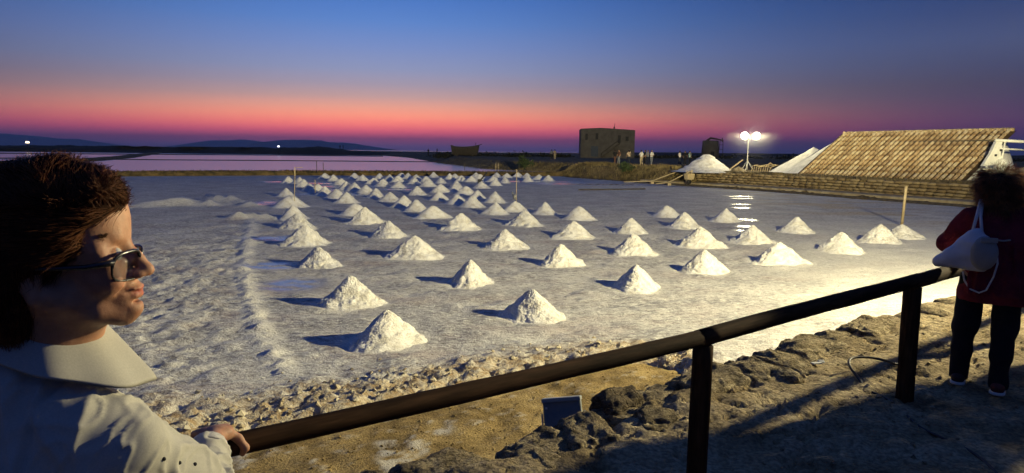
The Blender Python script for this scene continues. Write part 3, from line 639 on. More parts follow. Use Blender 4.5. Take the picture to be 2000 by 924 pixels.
# switched-off floodlight on a bracket below the edge
fl = empty('floodlight', (.375, 4.55, .855), R(-12), 'grey floodlight, switched off and seen from behind, over the wall edge', 'floodlight')
grey = mk('grey_housing', [(.17, .20, .21), (.24, .27, .28)], 6, .5, .15, 40, spec=.5)
bk = MB(); Mx = Matrix.Rotation(R(-16), 4, 'X') @ Matrix.Rotation(R(-9), 4, 'Y')
bk.box((0, 0, 0), (.27, .07, .235), M=Mx); bk.build('housing', grey, fl, bevel=.012)
bk = MB(); bk.box(Mx @ Vector((0, -.0, .122)), (.275, .115, .03), M=Mx); bk.build('visor', mk('grey_top', [(.3, .32, .31)], 4, .5), fl, bevel=.006)
bk = MB()
for k in (-1, 1): bk.tube([Mx @ Vector((k * .148, 0, .03)), Mx @ Vector((k * .150, -.02, -.1)), Vector((k * .06, -.1, -.2))], .007, 6)
bk.tube([Mx @ Vector((.148, 0, .03)), Vector((.2, -.06, .06)), Vector((.27, -.13, -.03)), Vector((.31, -.22, .06))], .009, 6)
bk.build('bracket', mk('steel', [(.35, .34, .3)], 3, .4, metal=.6), fl)
bk = MB(); bk.box(Mx @ Vector((0, .038, 0)), (.23, .006, .19), M=Mx); bk.build('lens', M['dark'], fl)
bk = MB()
for px_ in (-.11,): bk.box(Mx @ Vector((px_, -.037, .07)), (.014, .006, .014), M=Mx)
bk.build('screw', M['white'], fl)

# ------------------------------------------------------------------ floodlight mast that lights the pans (on the walkway, right of the picture)
LAMPC = (1.0, .87, .50)
LX, LY, LZ = 9.8, 8.7, 4.6
mast = empty('light_mast', (LX + .45, LY - .25, 1), 0, 'grey mast with a bank of lit floodlights standing on the walkway', 'light mast')
bk = MB(); bk.tube([(0, 0, -.1), (0, 0, 3.75)], [.06, .045], 10); bk.build('pole', M['white'], mast)
bk = MB(); bk.box((0, 0, 3.62), (1.5, .06, .06), R(-118)); bk.build('crossbar', M['white'], mast)
for k in (-1.5, -.5, .5, 1.5):
    a = R(-118); c = Vector((math.cos(a) * k * .42, math.sin(a) * k * .42, 3.62)); bk = MB()
    bk.box(c + Vector((-.14, .09, 0)), (.34, .10, .26), R(-118)); hd = bk.build('lamp_head', grey, mast, bevel=.01)
    bk = MB(); bk.box(c + Vector((-.193, .118, 0)), (.30, .012, .22), R(-118)); bk.build('lens', emit('lamp_glass_near', LAMPC, 60), hd)
def luminaire(name, loc, power, aim, radius, parent=None, cut=True, smin=.05, sharp=2.0, near=None):
    """floodlight optics: the intensity rises towards the far field (cosecant squared), nothing behind"""
    d = bpy.data.lights.new(name, 'POINT'); d.energy = power; d.shadow_soft_size = radius; d.color = (1, 1, 1); d.use_nodes = True
    t = d.node_tree; n = t.nodes; l = t.links; e = n['Emission']; e.inputs[0].default_value = (*LAMPC, 1)
    g = n.new('ShaderNodeNewGeometry'); sp = n.new('ShaderNodeSeparateXYZ'); l.new(g.outputs['Incoming'], sp.inputs[0])
    def mm(op, a, b=None):
        x = n.new('ShaderNodeMath'); x.operation = op
        for i, v in enumerate((a, b)):
            if v is None: continue
            if isinstance(v, (int, float)): x.inputs[i].default_value = v
            else: l.new(v, x.inputs[i])
        return x.outputs[0]
    dn = mm('MAXIMUM', mm('MULTIPLY', sp.outputs[2], -1), smin); I = mm('POWER', dn, -sharp); I = mm('ADD', mm('MINIMUM', I, 1 / smin ** sharp), near or 0.0)
    up = n.new('ShaderNodeMapRange'); up.inputs[1].default_value = .16; up.inputs[2].default_value = .03; l.new(sp.outputs[2], up.inputs[0]); I = mm('MULTIPLY', I, up.outputs[0])
    dt = n.new('ShaderNodeVectorMath'); dt.operation = 'DOT_PRODUCT'; l.new(g.outputs['Incoming'], dt.inputs[0]); dt.inputs[1].default_value = aim
    az = n.new('ShaderNodeMapRange'); az.interpolation_type = 'SMOOTHSTEP'; az.inputs[1].default_value = -.12; az.inputs[2].default_value = .62; l.new(dt.outputs['Value'], az.inputs[0])
    l.new(mm('MULTIPLY', I, az.outputs[0]), e.inputs[1])
    o = bpy.data.objects.new(name, d); COL.objects.link(o); o.location = loc; return o
luminaire('mast_light', (LX, LY, LZ), MASTW, (-.72, .69, 0), .13, smin=.055, sharp=1.83, near=7.5)

# ------------------------------------------------------------------ stakes in the pan
def stake(x, y, z0, z1, r, lab, mat='oldwood', arm=None, lean=(0, 0), name='stake', cat='stake'):
    b = MB(); b.tube([(x, y, z0), (x + lean[0], y + lean[1], z1)], r, 6)
    if arm: b.tube([(x + lean[0], y + lean[1], z1 - .03), (x + lean[0] + arm, y, z1 - .01)], r * .7, 6)
    return tag(b.build(name, M[mat]), lab, cat)
stake(-10.15, 31.4, .3, 1.88, .016, 'thin stake with a short top arm, planted in the broad heap of the leftmost row', arm=.36, lean=(.08, 0))
stake(-20.3, 70.3, .3, 1.55, .035, 'taller of two dark poles on the far dike behind the leftmost rows', 'darkwood')
stake(-19.7, 70.6, .3, 1.35, .035, 'shorter dark pole on the far dike behind the leftmost rows', 'darkwood')
stake(-1.9, 76.2, .3, 1.45, .035, 'left one of two pale stakes on the far dike by the dark bank')
stake(-1.62, 76.2, .3, 1.4, .035, 'right one of two pale stakes on the far dike by the dark bank')
stake(-4.5, 64, .2, 1.6, .03, 'thin dark stick among the farthest heaps, leaning slightly', 'darkwood', lean=(-.05, 0))
stake(.18, 30.75, .4, 1.9, .014, 'slim pole standing in the bucket-topped salt heap', lean=(.0, 0))
stake(15.35, 26.5, -.05, 1.52, .055, 'tall tan wooden stake at far right of the salt pan', lean=(.05, 0))
stake(-11.0, 37.7, .3, 1.0, .022, 'short pale stick poking from a small mound in the second row')
b = MB(); b.tube([(.1, 30.6, .55), (.1, 30.6, .78)], [.07, .09], 10); b.tube([(.02, 30.62, .72), (.0, 30.6, .9)], .03, 6); tag(b.build('bucket', mk('zinc', [(.25, .25, .24)], 4, .4, metal=.5)), 'small grey bucket on a salt heap at the foot of a slim pole', 'bucket')
b = MB(); b.tube([(-2.45, 51.6, .5), (-1.95, 51.4, 1.1)], .05, 6); b.box((-2.5, 51.5, .42), (.3, .1, .35), .4); tag(b.build('spade', M['dark']), 'dark spade stuck in a far salt heap', 'spade')
b = MB(); b.tube([(4.7, 48.2, .04), (6.3, 48.7, .05), (8, 49.6, .04), (9.9, 50.5, .05)], .055, 6); tag(b.build('pipe', M['darkwood']), 'long dark pipe lying across the bare salt pan', 'pipe')

# ------------------------------------------------------------------ brick wall behind the ledge
def unit(p, q): d = Vector((q[0] - p[0], q[1] - p[1])); return d.normalized()
bw = empty('brick_wall', (21, 46, 0), 0, 'low wall of brown stone blocks behind the right edge of the salt pan', 'wall')
WF = [(29.6, 28.0), (26.75, 34.1), (25.6, 37.1), (23.3, 42.2), (21.8, 45.9), (19.95, 50.3), (17.5, 54.7), (15.8, 57.8)]
BMs = []
for i in range(5):
    m_ = stone_mesh(i + 50, 3, .08, 7, M['brick'] if i % 2 else M['brick2']); BMs.append(m_)
rs = random.Random(21); tot = sum(math.hypot(b_[0] - a_[0], b_[1] - a_[1]) for a_, b_ in zip(WF[:-1], WF[1:]))
core = MB(); cv = []
for s in np.linspace(0, tot, 24):
    x, y, a = along(WF, float(s)); cv += [(x - 21 + .14 * math.cos(a - math.pi / 2), y - 46 + .14 * math.sin(a - math.pi / 2), z) for z in (.05, 1.13)]
core.add(cv, [(2 * i, 2 * i + 2, 2 * i + 3, 2 * i + 1) for i in range(23)], True); core.build('mortar', M['earth'], bw)
for c in range(5):
    s = .3 * (c % 2)
    while s < tot:
        l_ = rs.uniform(.45, .72); x, y, a = along(WF, s + l_ / 2)
        if not (c == 4 and rs.random() < .12):
            o = link('brick', BMs[rs.randrange(5)], bw, (x - 21, y - 46, .33 + c * .19 + rs.uniform(-.015, .015)), (0, 0, a)); o.scale = (l_ * .485, .13 + rs.uniform(0, .03), .088)
        s += l_
b = MB(); lp = [(x, y) for x, y in EDGE[1:11]]; vs = []
for i, (x, y) in enumerate(lp):
    for o_, z_ in ((.02, .0), (.05, .27), (.16, .31), (1.32, .33), (1.6, .33)): vs.append((x + o_ * .91 + .03 * math.sin(i * 9), y + o_ * .42, z_))
b.add(vs, [(i * 5 + j, (i + 1) * 5 + j, (i + 1) * 5 + j + 1, i * 5 + j + 1) for i in range(len(lp) - 1) for j in range(4)]); o = b.build('ledge', mk('pale_ledge', [(.30, .23, .12), (.50, .42, .27)], 2, .9, .6, 9)); o['kind'] = 'structure'
# ledge kerb beam along the pan
b = MB(); kp = [(x - .12, y - .05, .2) for x, y in EDGE[2:11]]
b.tube([(x - .1, y, .02) for x, y in EDGE[2:11]], .14, 6); tag(b.build('kerb', M['darkwood']), 'dark low kerb between the salt pan and the ledge', 'kerb')

# ------------------------------------------------------------------ tiled salt mound
mo = empty('tiled_salt_mound', (21.6, 51.2, 1.2), 0, 'long salt mound under rows of terracotta tiles behind the brick wall', 'salt mound')
U = Vector((.42, -.908, 0)); Wd = Vector((.908, .42, 0)); RUN, RISE, LEN = 4.55, 3.12, 12.1
def mound_z(x, y):
    px_, py_ = x, y; s = px_ * U.x + py_ * U.y; w = px_ * Wd.x + py_ * Wd.y
    d = np.hypot(np.maximum(np.maximum(-s + .1, (s - LEN + .3) * 6), 0), w - RUN); d2 = np.hypot(s + 3.2, w - RUN - .5)
    d = np.hypot(np.maximum(np.maximum(-s + .1, (s - LEN + .5) * 6), 0), np.where(w > RUN, (w - RUN) * 3.2, w - RUN)); z = np.maximum(RISE - .10 - d * RISE / RUN * .985, 2.15 - d2 * .62); return np.maximum(z, -.3) + .03 * fbm(x * 2, y * 2) * (s < 0)
me = grid_mesh('salt_core', axis([(-7, 20, .2, .2)]), axis([(-14, 12, .2, .2)]), mound_z, M['salt_far'], None, lambda x, y: mound_z(x, y) > -.12); link('salt_core', me, mo)
n_col = 33; pitch_c = LEN / n_col; ncr = 9; sl = math.hypot(RUN, RISE); tl = sl / ncr; ca, sa = RUN / sl, RISE / sl
SD = Wd * ca + Vector((0, 0, sa)); ND = U.cross(SD).normalized()
if ND.z < 0: ND = -ND
def tile_mesh(seed, mat):
    rs_ = random.Random(seed); vs = []; N_ = 7
    for q_, w_, up_, th_ in ((-.04, pitch_c * .33, .075, 0), (tl * .5, pitch_c * .30, .068, 0), (tl + .03, pitch_c * .25, .045, 0)):
        for k in range(N_ + 1):
            th = math.pi * k / N_; vs.append((-math.cos(th) * w_ * (1 + .03 * rs_.uniform(-1, 1)), q_, math.sin(th) * w_ * .95 + up_ + .006 * rs_.uniform(-1, 1)))
    fs = [(r_ * (N_ + 1) + k, r_ * (N_ + 1) + k + 1, (r_ + 1) * (N_ + 1) + k + 1, (r_ + 1) * (N_ + 1) + k) for r_ in (0, 1) for k in range(N_)]
    fs.append(tuple(range(N_, -1, -1)))
    b = MB(); b.add(vs, fs, False); return b.mesh('tile', mat)
TM = [mk('terracotta', [(.16, .09, .04), (.38, .25, .12), (.52, .39, .21)], 2.5, .85, .3, 12, detail=8, fine=(9, .35)), mk('terracotta_dark', [(.09, .055, .027), (.25, .16, .08), (.42, .31, .17)], 2.5, .85, .3, 12, detail=8, fine=(9, .35)), mk('terracotta_pale', [(.24, .16, .08), (.48, .36, .20), (.62, .52, .33)], 2.5, .85, .3, 12, detail=8, fine=(9, .35)), mk('shaded_channel_tile', [(.035, .022, .012), (.09, .055, .028)], 2, .9)]  # last one: channel tiles, with the shade between rows put into the colour
TLM = [tile_mesh(i, TM[(0, 1, 2, 0, 2, 1, 0, 2)[i]]) for i in range(8)]
rs = random.Random(2)
for i in range(n_col):
    jx = rs.uniform(-.02, .02)
    for j in range(ncr):
        p = U * ((i + .5) * pitch_c + jx + rs.uniform(-.014, .014)) + SD * (j * tl) + ND * (.02 + rs.uniform(-.012, .012)); t_ = rs.uniform(-.03, .03)
        o = link('tile', TLM[rs.randrange(8)], mo); m4 = Matrix((U * math.cos(t_) + SD * math.sin(t_), SD * math.cos(t_) - U * math.sin(t_), ND)).transposed().to_4x4(); m4.translation = p; o.matrix_local = m4
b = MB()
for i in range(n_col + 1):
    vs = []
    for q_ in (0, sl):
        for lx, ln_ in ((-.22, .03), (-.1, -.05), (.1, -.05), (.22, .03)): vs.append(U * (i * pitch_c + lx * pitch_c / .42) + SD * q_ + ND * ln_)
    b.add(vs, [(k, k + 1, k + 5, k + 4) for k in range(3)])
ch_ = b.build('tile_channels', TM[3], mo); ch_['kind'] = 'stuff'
b = MB()
for i in range(36):
    a = U * (i * LEN / 36 - .05) + Wd * RUN; c = U * ((i + 1) * LEN / 36 + .02) + Wd * RUN
    b.tube([(a.x, a.y, RISE + .08), (c.x, c.y, RISE + .05)], [.13, .10], 8)
b.build('ridge_tiles', TM[2], mo)
b = MB(); a = U * 4.2 + Wd * 3.5; c = U * 12.6 + Wd * 3.2; b.tube([(a.x, a.y, 2.45), (c.x, c.y, 2.5)], .05, 6); b.build('shaded_beam', M['darkwood'], mo)  # left run of the white beam, its shade put into the dark colour

# white machine with two arms at the mound's right end
wm = empty('salt_conveyor', (27.1, 38.9, 1.2), 0, 'white metal frame with two horizontal arms at the right end of the tiled mound', 'machine')
sc = 38.9 / 1320.0
def PX(px, py, dy=0.0): return Vector(((px - 1919.6) * sc + dy * .69, dy, 1.5 - (py - 305.9) * sc))      # local metres from the frame's foot
b = MB()
pts = [PX(1935, 274), PX(1946, 274), PX(1945, 300), PX(1950, 320), PX(1912, 324), PX(1925, 300)]
n_ = len(pts); b.add(pts + [p + Vector((.1, .35, 0)) for p in pts], [tuple(range(n_)), tuple(range(2 * n_ - 1, n_ - 1, -1))] + [(i, i + n_, (i + 1) % n_ + n_, (i + 1) % n_) for i in range(n_)]); b.build('side_plate', M['white'], wm)
b = MB(); b.tube([PX(1932, 274), PX(2060, 279)], .085, 8); b.build('arm', M['white'], wm)
b = MB(); b.tube([PX(1940, 290), PX(1990, 292)], .055, 8); b.build('arm', M['white'], wm)
b = MB(); b.tube([PX(1951, 276), PX(1947, 322)], .05, 8); b.build('strut', M['white'], wm)
b = MB(); b.tube([PX(1948, 318, -.15), PX(1948, 318, .25)], .28, 14); b.build('wheel', M['white'], wm)
b = MB(); 
for q_ in ((1935, 303), (1944, 293)): b.box(PX(*q_) + Vector((0, -.01, 0)), (.12, .06, .12))
b.build('bolt', M['dark'], wm)
b = MB(); b.tube([PX(1920, 322), PX(1918, 365)], .07, 8); b.build('leg', M['white'], wm); b = MB(); b.tube([PX(1948, 322), PX(1950, 365)], .07, 8); b.build('leg', M['white'], wm)
def rough_mound(name, x, y, z, r, h, mat, lab, cat, seed):
    me = grid_mesh(name, axis([(-r * 1.3, r * 1.3, r / 14, r / 14)]), axis([(-r * 1.3, r * 1.3, r / 14, r / 14)]), lambda X, Y: np.maximum(h * (1 - np.hypot(X, Y) / r), -.25) + h * .12 * fbm(X * 2 / r, Y * 2 / r, seed, 4), mat)
    o = link(name, me, None, (x, y, z)); return tag(o, lab, cat)
rough_mound('earth_mound', 28.6, 37.9, 1.15, 2.4, 1.0, mk('pale_earth', [(.3, .22, .11), (.48, .38, .22)], 2, .95, .8, 8, bdist=.06), 'tan earth mound in front of the white conveyor at right', 'earth mound', 2)

# ------------------------------------------------------------------ white heap, ramps, barrow, debris
hm = heap(41, 1.55, 2.35, 40, 70, 1.6, 1.35); hm.name = 'big_heap'
tag(link('salt_mound', hm, None, (16.75, 58.8, 1.18)), 'big bright white salt mound on the bank beside the work light', 'salt mound')
def ramp_(name, pts, w, lab, sup):
    e_ = empty(name, pts[0], 0, lab, 'ramp'); o_ = Vector(pts[0])
    for a, c in zip(pts[:-1], pts[1:]):
        a, c = Vector(a) - o_, Vector(c) - o_; d = c - a; b = MB(); q_ = d.to_track_quat('X', 'Z').to_matrix().to_4x4()
        for k in (-.5, .5): b.box((a + c) / 2 + q_ @ Vector((0, k * w * .52, 0)), (d.length, w * .5, .07), M=q_)
        b.build('plank', M['oldwood'], e_)
    for (x, y, z) in sup:
        b = MB(); b.box(Vector((x, y, z / 2)) - o_, (.28, .5, max(z, .2))); b.build('support', M['oldwood'], e_)
ramp_('plank_ramp', [(9.9, 60.4, .12), (12.3, 60.0, .24), (15.0, 59.4, 1.36)], .55, 'longer plank ramp climbing from the pan to the salt mound', [(12.3, 59.9, .2)])
ramp_('plank_ramp', [(12.2, 57.6, .1), (13.2, 57.3, .26), (15.0, 56.6, 1.32)], .55, 'shorter plank ramp in front, climbing the bank beside the barrow', [(13.2, 57.2, .2), (14.7, 56.9, 1.0)])
wb = empty('wheelbarrow', (14.55, 55.9, .26), .4, 'yellowish wheelbarrow tipped upright beside the plank ramps', 'wheelbarrow')
b = MB(); b.box((0, 0, .55), (.6, .45, .5), taper=1.25); b.build('tray', M['oldwood'], wb, bevel=.03)
b = MB(); b.tube([(0, -.06, .12), (0, .06, .12)], .2, 12); b.build('wheel', M['dark'], wb)
for k in (-.22, .22): b = MB(); b.tube([(k, 0, .2), (k * 1.1, 0, 1.05)], .035, 6); b.build('handle', M['oldwood'], wb)
b = MB(); b.box((0, 0, 0), (1.6, .25, .06), M=Matrix.Rotation(R(-38), 4, 'Y')); tag(b.build('plank', M['oldwood'], loc=(18.95, 58.0, 1.72)), 'pale plank leaning below the work light', 'plank')
b = MB(); rs = random.Random(9)
for k in range(9):
    x0 = k * .19; b.tube([(x0, 0, 0), (x0 + .1, .05, .3 + rs.uniform(0, .3)), (x0 + .45, .1, .45 + rs.uniform(-.1, .3)), (x0 + .75, .1, .2 + rs.uniform(0, .5))], .028, 5)
tag(b.build('branch_tangle', M['oldwood'], loc=(20.1, 57.2, 1.28)), 'tangle of pale curved sticks on the bank right of the work light', 'branches')
rough_mound('rubble_heap', 19.0, 57.2, 1.2, .8, .5, M['stone'], 'small rubble heap under the leaning pale plank', 'rubble', 5)
# ------------------------------------------------------------------ work light
wk = empty('work_light', (20.75, 60.2, 1.25), 0, 'tall work light with two glaring floodlight heads on a white pole', 'work light')
b = MB(); b.tube([(0, 0, 0), (0, 0, 3.0)], [.05, .04], 8); b.build('pole', M['white'], wk)
b = MB(); b.box((.12, -.02, 2.98), (1.3, .05, .05)); b.build('crossbar', M['white'], wk)
for k in (-.40, .64):
    b = MB(); b.tube([(k, .12, 3.05), (k, .02, 3.05), (k, -.13, 3.05)], [.12, .30, .34], 18); h_ = b.build('lamp_head', grey, wk)
    b = MB(); b.tube([(k, -.125, 3.05), (k, -.16, 3.05)], [.31, .27], 18); b.build('lens', emit('lamp_glass', (1, .95, .72), 45), h_)
    luminaire('work_light_lamp', (20.75 + k, 60.0 - .12, 4.28), WORKW / 2, (-.25, -.97, 0), .15, smin=.16, sharp=1.5)
b = MB()
for a in (0, 2.1, 4.2): b.tube([(0, 0, .9), (math.cos(a) * .6, math.sin(a) * .6, 0)], .025, 6)
b.build('tripod', M['white'], wk)

# ------------------------------------------------------------------ house
def P150(px, py, Y=150.0):     # metres on the facade plane
    return (px - 1183) * Y / 1320, -(py - 297.9) * Y / 1320 + 2.7
hs = empty('stone_house', (20.8, 150, 1.3), R(-3), 'square two-storey plastered house with an outside staircase, beyond the bank', 'house')
b = MB(); vs = []
for y_, in ((0,), (8.5,)):
    vs += [(-5.9, y_, -.5), (5.9, y_, -.5), (5.9, y_, 6.35), (3.4, y_, 6.5), (-1.6, y_, 6.78), (-5.9, y_, 6.55)]
b.add(vs, [(0, 1, 2, 3, 4, 5), (11, 10, 9, 8, 7, 6), (0, 6, 7, 1), (1, 7, 8, 2), (2, 8, 9, 3), (3, 9, 10, 4), (4, 10, 11, 5), (5, 11, 6, 0)]); b.build('wall', M['plaster'], hs)
for (px, py, w, h) in ((1142, 268, .55, 1.35), (1162, 267, .6, 1.35), (1220, 271, .65, .95)):
    x, z = P150(px, py); b = MB(); b.box((x, -.02, z - 1.3), (w + .16, .1, h + .16)); f_ = b.build('window', M['plaster'], hs); b = MB(); b.box((x, -.05, z - 1.3), (w, .06, h)); b.build('pane', M['dark'], f_)
x, z = P150(1205, 272); b = MB(); b.box((x, -.03, z - 1.3), (.6, .1, 1.7)); b.build('door', M['dark'], hs)
x, z = P150(1158, 296); b = MB(); b.box((x, -.03, z - 1.3), (1.6, .1, 2.3)); b.build('door', M['bluedoor'], hs)
b = MB(); (x0, z0), (x1, z1) = P150(1171, 307), P150(1205, 280); d = Vector((x1 - x0, 0, z1 - z0))
for k in range(12):
    t = (k + .5) / 12; b.box((x0 + d.x * t, -.7, z0 - 1.3 + d.z * t - .1), (d.x / 12 + .05, 1.1, .2))
b.build('stair', M['darkwood'], hs)
b = MB()
for yy in (-1.28, -.14): b.tube([(x0, yy, z0 - 1.3 + .8), (x1, yy, z1 - 1.3 + .8)], .05, 5); b.tube([(x0, yy, z0 - 1.5), (x0, yy, z0 - .5)], .05, 5); b.tube([(x1, yy, z1 - 1.5), (x1, yy, z1 - .5)], .05, 5)
b.build('handrail', M['darkwood'], hs)
b = MB(); b.tube([(1.6, 3, 6.4), (1.75, 3, 7.9)], .05, 5); b.box((1.62, 3, 6.9), (.3, .1, .5)); b.build('antenna', M['dark'], hs)

# ------------------------------------------------------------------ ruined windmill
wmx = empty('ruined_windmill', (49.2, 170, 1.4), 0, 'dark tapered ruined windmill tower with broken beams on top', 'windmill')
b = MB(); b.tube([(0, 0, -.5), (0, 0, 4.4), (0, 0, 4.55)], [2.25, 1.95, 1.9], 16); b.build('tower', M['plaster'], wmx)
b = MB(); b.tube([(-1.0, 0, 4.5), (0, 0, 5.15), (1.5, -.4, 4.9), (2.7, -.8, 4.6)], [.25, .3, .22, .16], 6); b.tube([(2.6, -.9, 5.2), (2.6, -.9, 4.2)], .12, 5); b.build('windshaft', M['darkwood'], wmx)
b = MB()
for k in (-.2, .5): b.tube([(2.3 + k, -.9, 4.8), (2.1 + k * 1.6, -.9, .3)], .08, 5)
for z in (1.2, 2.4, 3.5): b.tube([(2.0, -.9, z), (2.95, -.9, z)], .05, 5)
b.build('sail_frame', M['darkwood'], wmx)
b = MB(); b.box((0, -2.05, .9), (.9, .2, 1.9)); b.build('door', M['dark'], wmx)

# ------------------------------------------------------------------ boat on land
bt = empty('boat', (-10.6, 150, 1.7), R(4), 'dark wooden boat propped ashore on the bank, bowsprit to the right', 'boat')
n1, n2 = 17, 9; vs = []
for i in range(n1):
    t = i / (n1 - 1); x = -3.1 + 6.3 * t; wd = 1.05 * (1 - max(0, (t - .55) / .45) ** 2 * .97) * (.72 + .28 * min(1, t / .3)); top = 1.95 + .32 * (2 * t - .8) ** 2 + (.12 if t < .1 else 0); kx = x * (1 - .20 * abs(2 * t - 1))
    for j in range(n2):
        u = j / (n2 - 1) * 2 - 1; f = abs(u) ** .75; vs.append((kx + (x - kx) * f, wd * u, top * abs(u) ** 1.6))
b = MB(); b.add(vs, [(i * n2 + j, (i + 1) * n2 + j, (i + 1) * n2 + j + 1, i * n2 + j + 1) for i in range(n1 - 1) for j in range(n2 - 1)] + [tuple(range(n2 - 1, -1, -1))], True)
o = b.build('hull', M['darkwood'], bt); md = o.modifiers.new('s', 'SOLIDIFY'); md.thickness = .07
b = MB(); b.box((0, 0, 1.75), (5.4, 1.5, .06)); b.build('deck', M['darkwood'], bt)
b = MB(); b.tube([(2.6, 0, 2.05), (3.75, 0, 2.55)], .07, 6); b.build('bowsprit', M['darkwood'], bt)
b = MB(); b.tube([(2.4, 0, 1.8), (2.4, 0, 2.85)], .06, 6); b.build('mast_stub', M['darkwood'], bt)
b = MB()
for x in (-1.7, 1.7): b.box((x, 0, -.1), (.3, 1.6, .7))
b.build('cradle', M['darkwood'], bt)

# ------------------------------------------------------------------ vegetation
def leafball(name, x, y, z, r, n, mat, seed, lab, cat, flat=.8, wood=True):
    rs_ = np.random.RandomState(seed); e_ = empty(name, (x, y, z), 0, lab, cat)
    c = rs_.randn(9, 3) * r * .42; c[:, 2] = np.abs(c[:, 2]) * flat + r * .25; p = c[rs_.randint(0, 9, n)] + rs_.randn(n, 3) * r * .24; s_ = r * .07
    d1 = rs_.randn(n, 3) * s_; d2 = rs_.randn(n, 3) * s_; V = np.stack([p - d1, p + d2, p + d1, p - d2], 1).reshape(-1, 3); F = np.arange(4 * n).reshape(-1, 4)
    link('foliage', mesh_np('foliage', V, F, mat, False), e_); b = MB()
    for k in range(5): b.tube([(0, 0, -.3), tuple(c[k] * .7)], [.04 * r, .012 * r], 5)
    b.build('stem', M['darkwood'], e_)
leafball('shrub', 11.3, 67.0, .75, .75, 700, M['shrub'], 1, 'round dark green shrub on the bank below the people by the house', 'shrub')
leafball('shrub', 1.4, 81.5, .8, .95, 700, M['shrub'], 2, 'round dark shrub on the grassy bank right of the boat', 'shrub')
leafball('shrub', 19.9, 70, 1.2, .6, 500, M['shrub'], 3, 'low scrubby bush behind the big white salt mound', 'shrub')
def blades(name, n, f, h, w, mat, seed, lab):
    rs_ = np.random.RandomState(seed); x, y, z = f(rs_, n); n = len(x); a = rs_.rand(n) * 6.28; hh = h * (.4 + rs_.rand(n)); lx, ly = rs_.randn(n) * .3 * hh, rs_.randn(n) * .3 * hh
    P = np.stack([x, y, z], -1); dx = np.stack([np.cos(a) * w, np.sin(a) * w, 0 * a], -1); tip = P + np.stack([lx, ly, hh], -1)
    V = np.stack([P - dx, P + dx, tip + dx * .25, tip - dx * .25], 1).reshape(-1, 3); o = link(name, mesh_np(name, V, np.arange(4 * n).reshape(-1, 4), mat, False)); tag(o, lab, kind='stuff')
def on_bank(rs_, n):
    t = rs_.rand(n); k = 9 + (rs_.rand(n) ** 1.0 * 7.99).astype(int); E_ = np.array(EDGE); a, c = E_[k], E_[k + 1]; p = a + (c - a) * t[:, None]; d = c - a; d /= np.linalg.norm(d, axis=1, keepdims=True)
    off = rs_.rand(n) ** 1.5 * 6 + .3; x = p[:, 0] + d[:, 1] * off; y = p[:, 1] - d[:, 0] * off; return x, y, emb_z(x, y) - .03
M['grass'] = mk('dry_grass', [(.07, .055, .02), (.20, .15, .06), (.27, .21, .09)], .8, .9)
blades('bank_grass', 16000, on_bank, .30, .018, M['grass'], 3, 'dry grass covering the bank')
def on_wall(rs_, n):
    s = rs_.rand(n) * tot; p = np.array([along(WF, float(v))[:2] for v in s]); o_ = rs_.rand(n) * 1.4; return p[:, 0] + .9 * o_ + .1, p[:, 1] + .42 * o_, np.full(n, 1.12)
blades('wall_top_grass', 3500, on_wall, .16, .012, M['grass'], 5, 'dry grass growing along the top of the brick wall')
def on_dike(rs_, n):
    D_ = np.array([(-90, 44.6), (-36, 64.6), (-24, 70.8), (-11, 73.8), (4.5, 77), (9, 78.5)]); k = rs_.choice(5, n, p=[.45, .15, .2, .15, .05]); t = rs_.rand(n); p = D_[k] + (D_[k + 1] - D_[k]) * t[:, None]
    return p[:, 0], p[:, 1] - 1 + 1.6 * rs_.rand(n), np.full(n, .3)
blades('dike_grass', 9000, on_dike, .22, .03, M['dikegrass'], 6, 'dry grass growing on the dike')
# bushes along the skyline behind the bank
rs_ = np.random.RandomState(12); V = []; nb = 150
cx = np.concatenate([rs_.rand(90) * 62 - 18, rs_.rand(60) * 120 + 40]); cy = np.where(cx < 40, 152 + rs_.rand(nb) * 25, 150 + rs_.rand(nb) * 60)
for i in range(nb):
    if 13 < cx[i] < 28: continue
    r = .5 + rs_.rand() * .8; n = 90; p = np.array([cx[i], cy[i], 1.5]) + rs_.randn(n, 3) * [r, r, r * .35]; p[:, 2] = np.maximum(p[:, 2], 1.3)
    d1 = rs_.randn(n, 3) * .16; d2 = rs_.randn(n, 3) * .16; V.append(np.stack([p - d1, p + d2, p + d1, p - d2], 1).reshape(-1, 3))
V = np.concatenate(V); tag(link('scrub', mesh_np('scrub', V, np.arange(len(V)).reshape(-1, 4), M['scrub'], False)), 'low dark scrub along the far edge of the bank', kind='stuff')

# far land and islands -------------------------------------------------
def skyline(name, prof, Y, depth, mat, amp, kind='structure', base=-1.0, n=160, seed=1):
    """a long low ridge: prof = [(x, crest z)]; it has a crest, a front and a back slope"""
    px_ = np.array([p[0] for p in prof], float); pz = np.array([p[1] for p in prof], float); x = np.linspace(px_[0], px_[-1], n); z = np.interp(x, px_, pz)
    rows = []
    for k, (dy, f) in enumerate(((0, 0), (.18, .45), (.35, .8), (.5, 1.0), (.7, .75), (1, 0))):
        rows.append(np.stack([x + 0 * dy, Y + depth * dy + depth * .1 * fbm(x / depth * 2, k * 3.1, seed), base + (z - base) * f * (1 + amp * fbm(x / (px_[-1] - px_[0]) * 40, k * 2.3, seed, 4))], -1))
    V = np.stack(rows).reshape(-1, 3); i = np.arange(6 * n).reshape(6, n); F = np.stack([i[:-1, :-1], i[:-1, 1:], i[1:, 1:], i[1:, :-1]], -1).reshape(-1, 4)
    o = link(name, mesh_np(name, V, F, mat)); o['kind'] = kind; return o
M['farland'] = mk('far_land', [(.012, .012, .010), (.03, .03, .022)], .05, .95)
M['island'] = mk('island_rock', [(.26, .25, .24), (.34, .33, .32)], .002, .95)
def pxs(lst, Y): return [((p - 1000) / 1320.0 * Y, 2.7 + (296 + (p - 1000) * .011 - q) * Y / 1320.0) for p, q in lst]
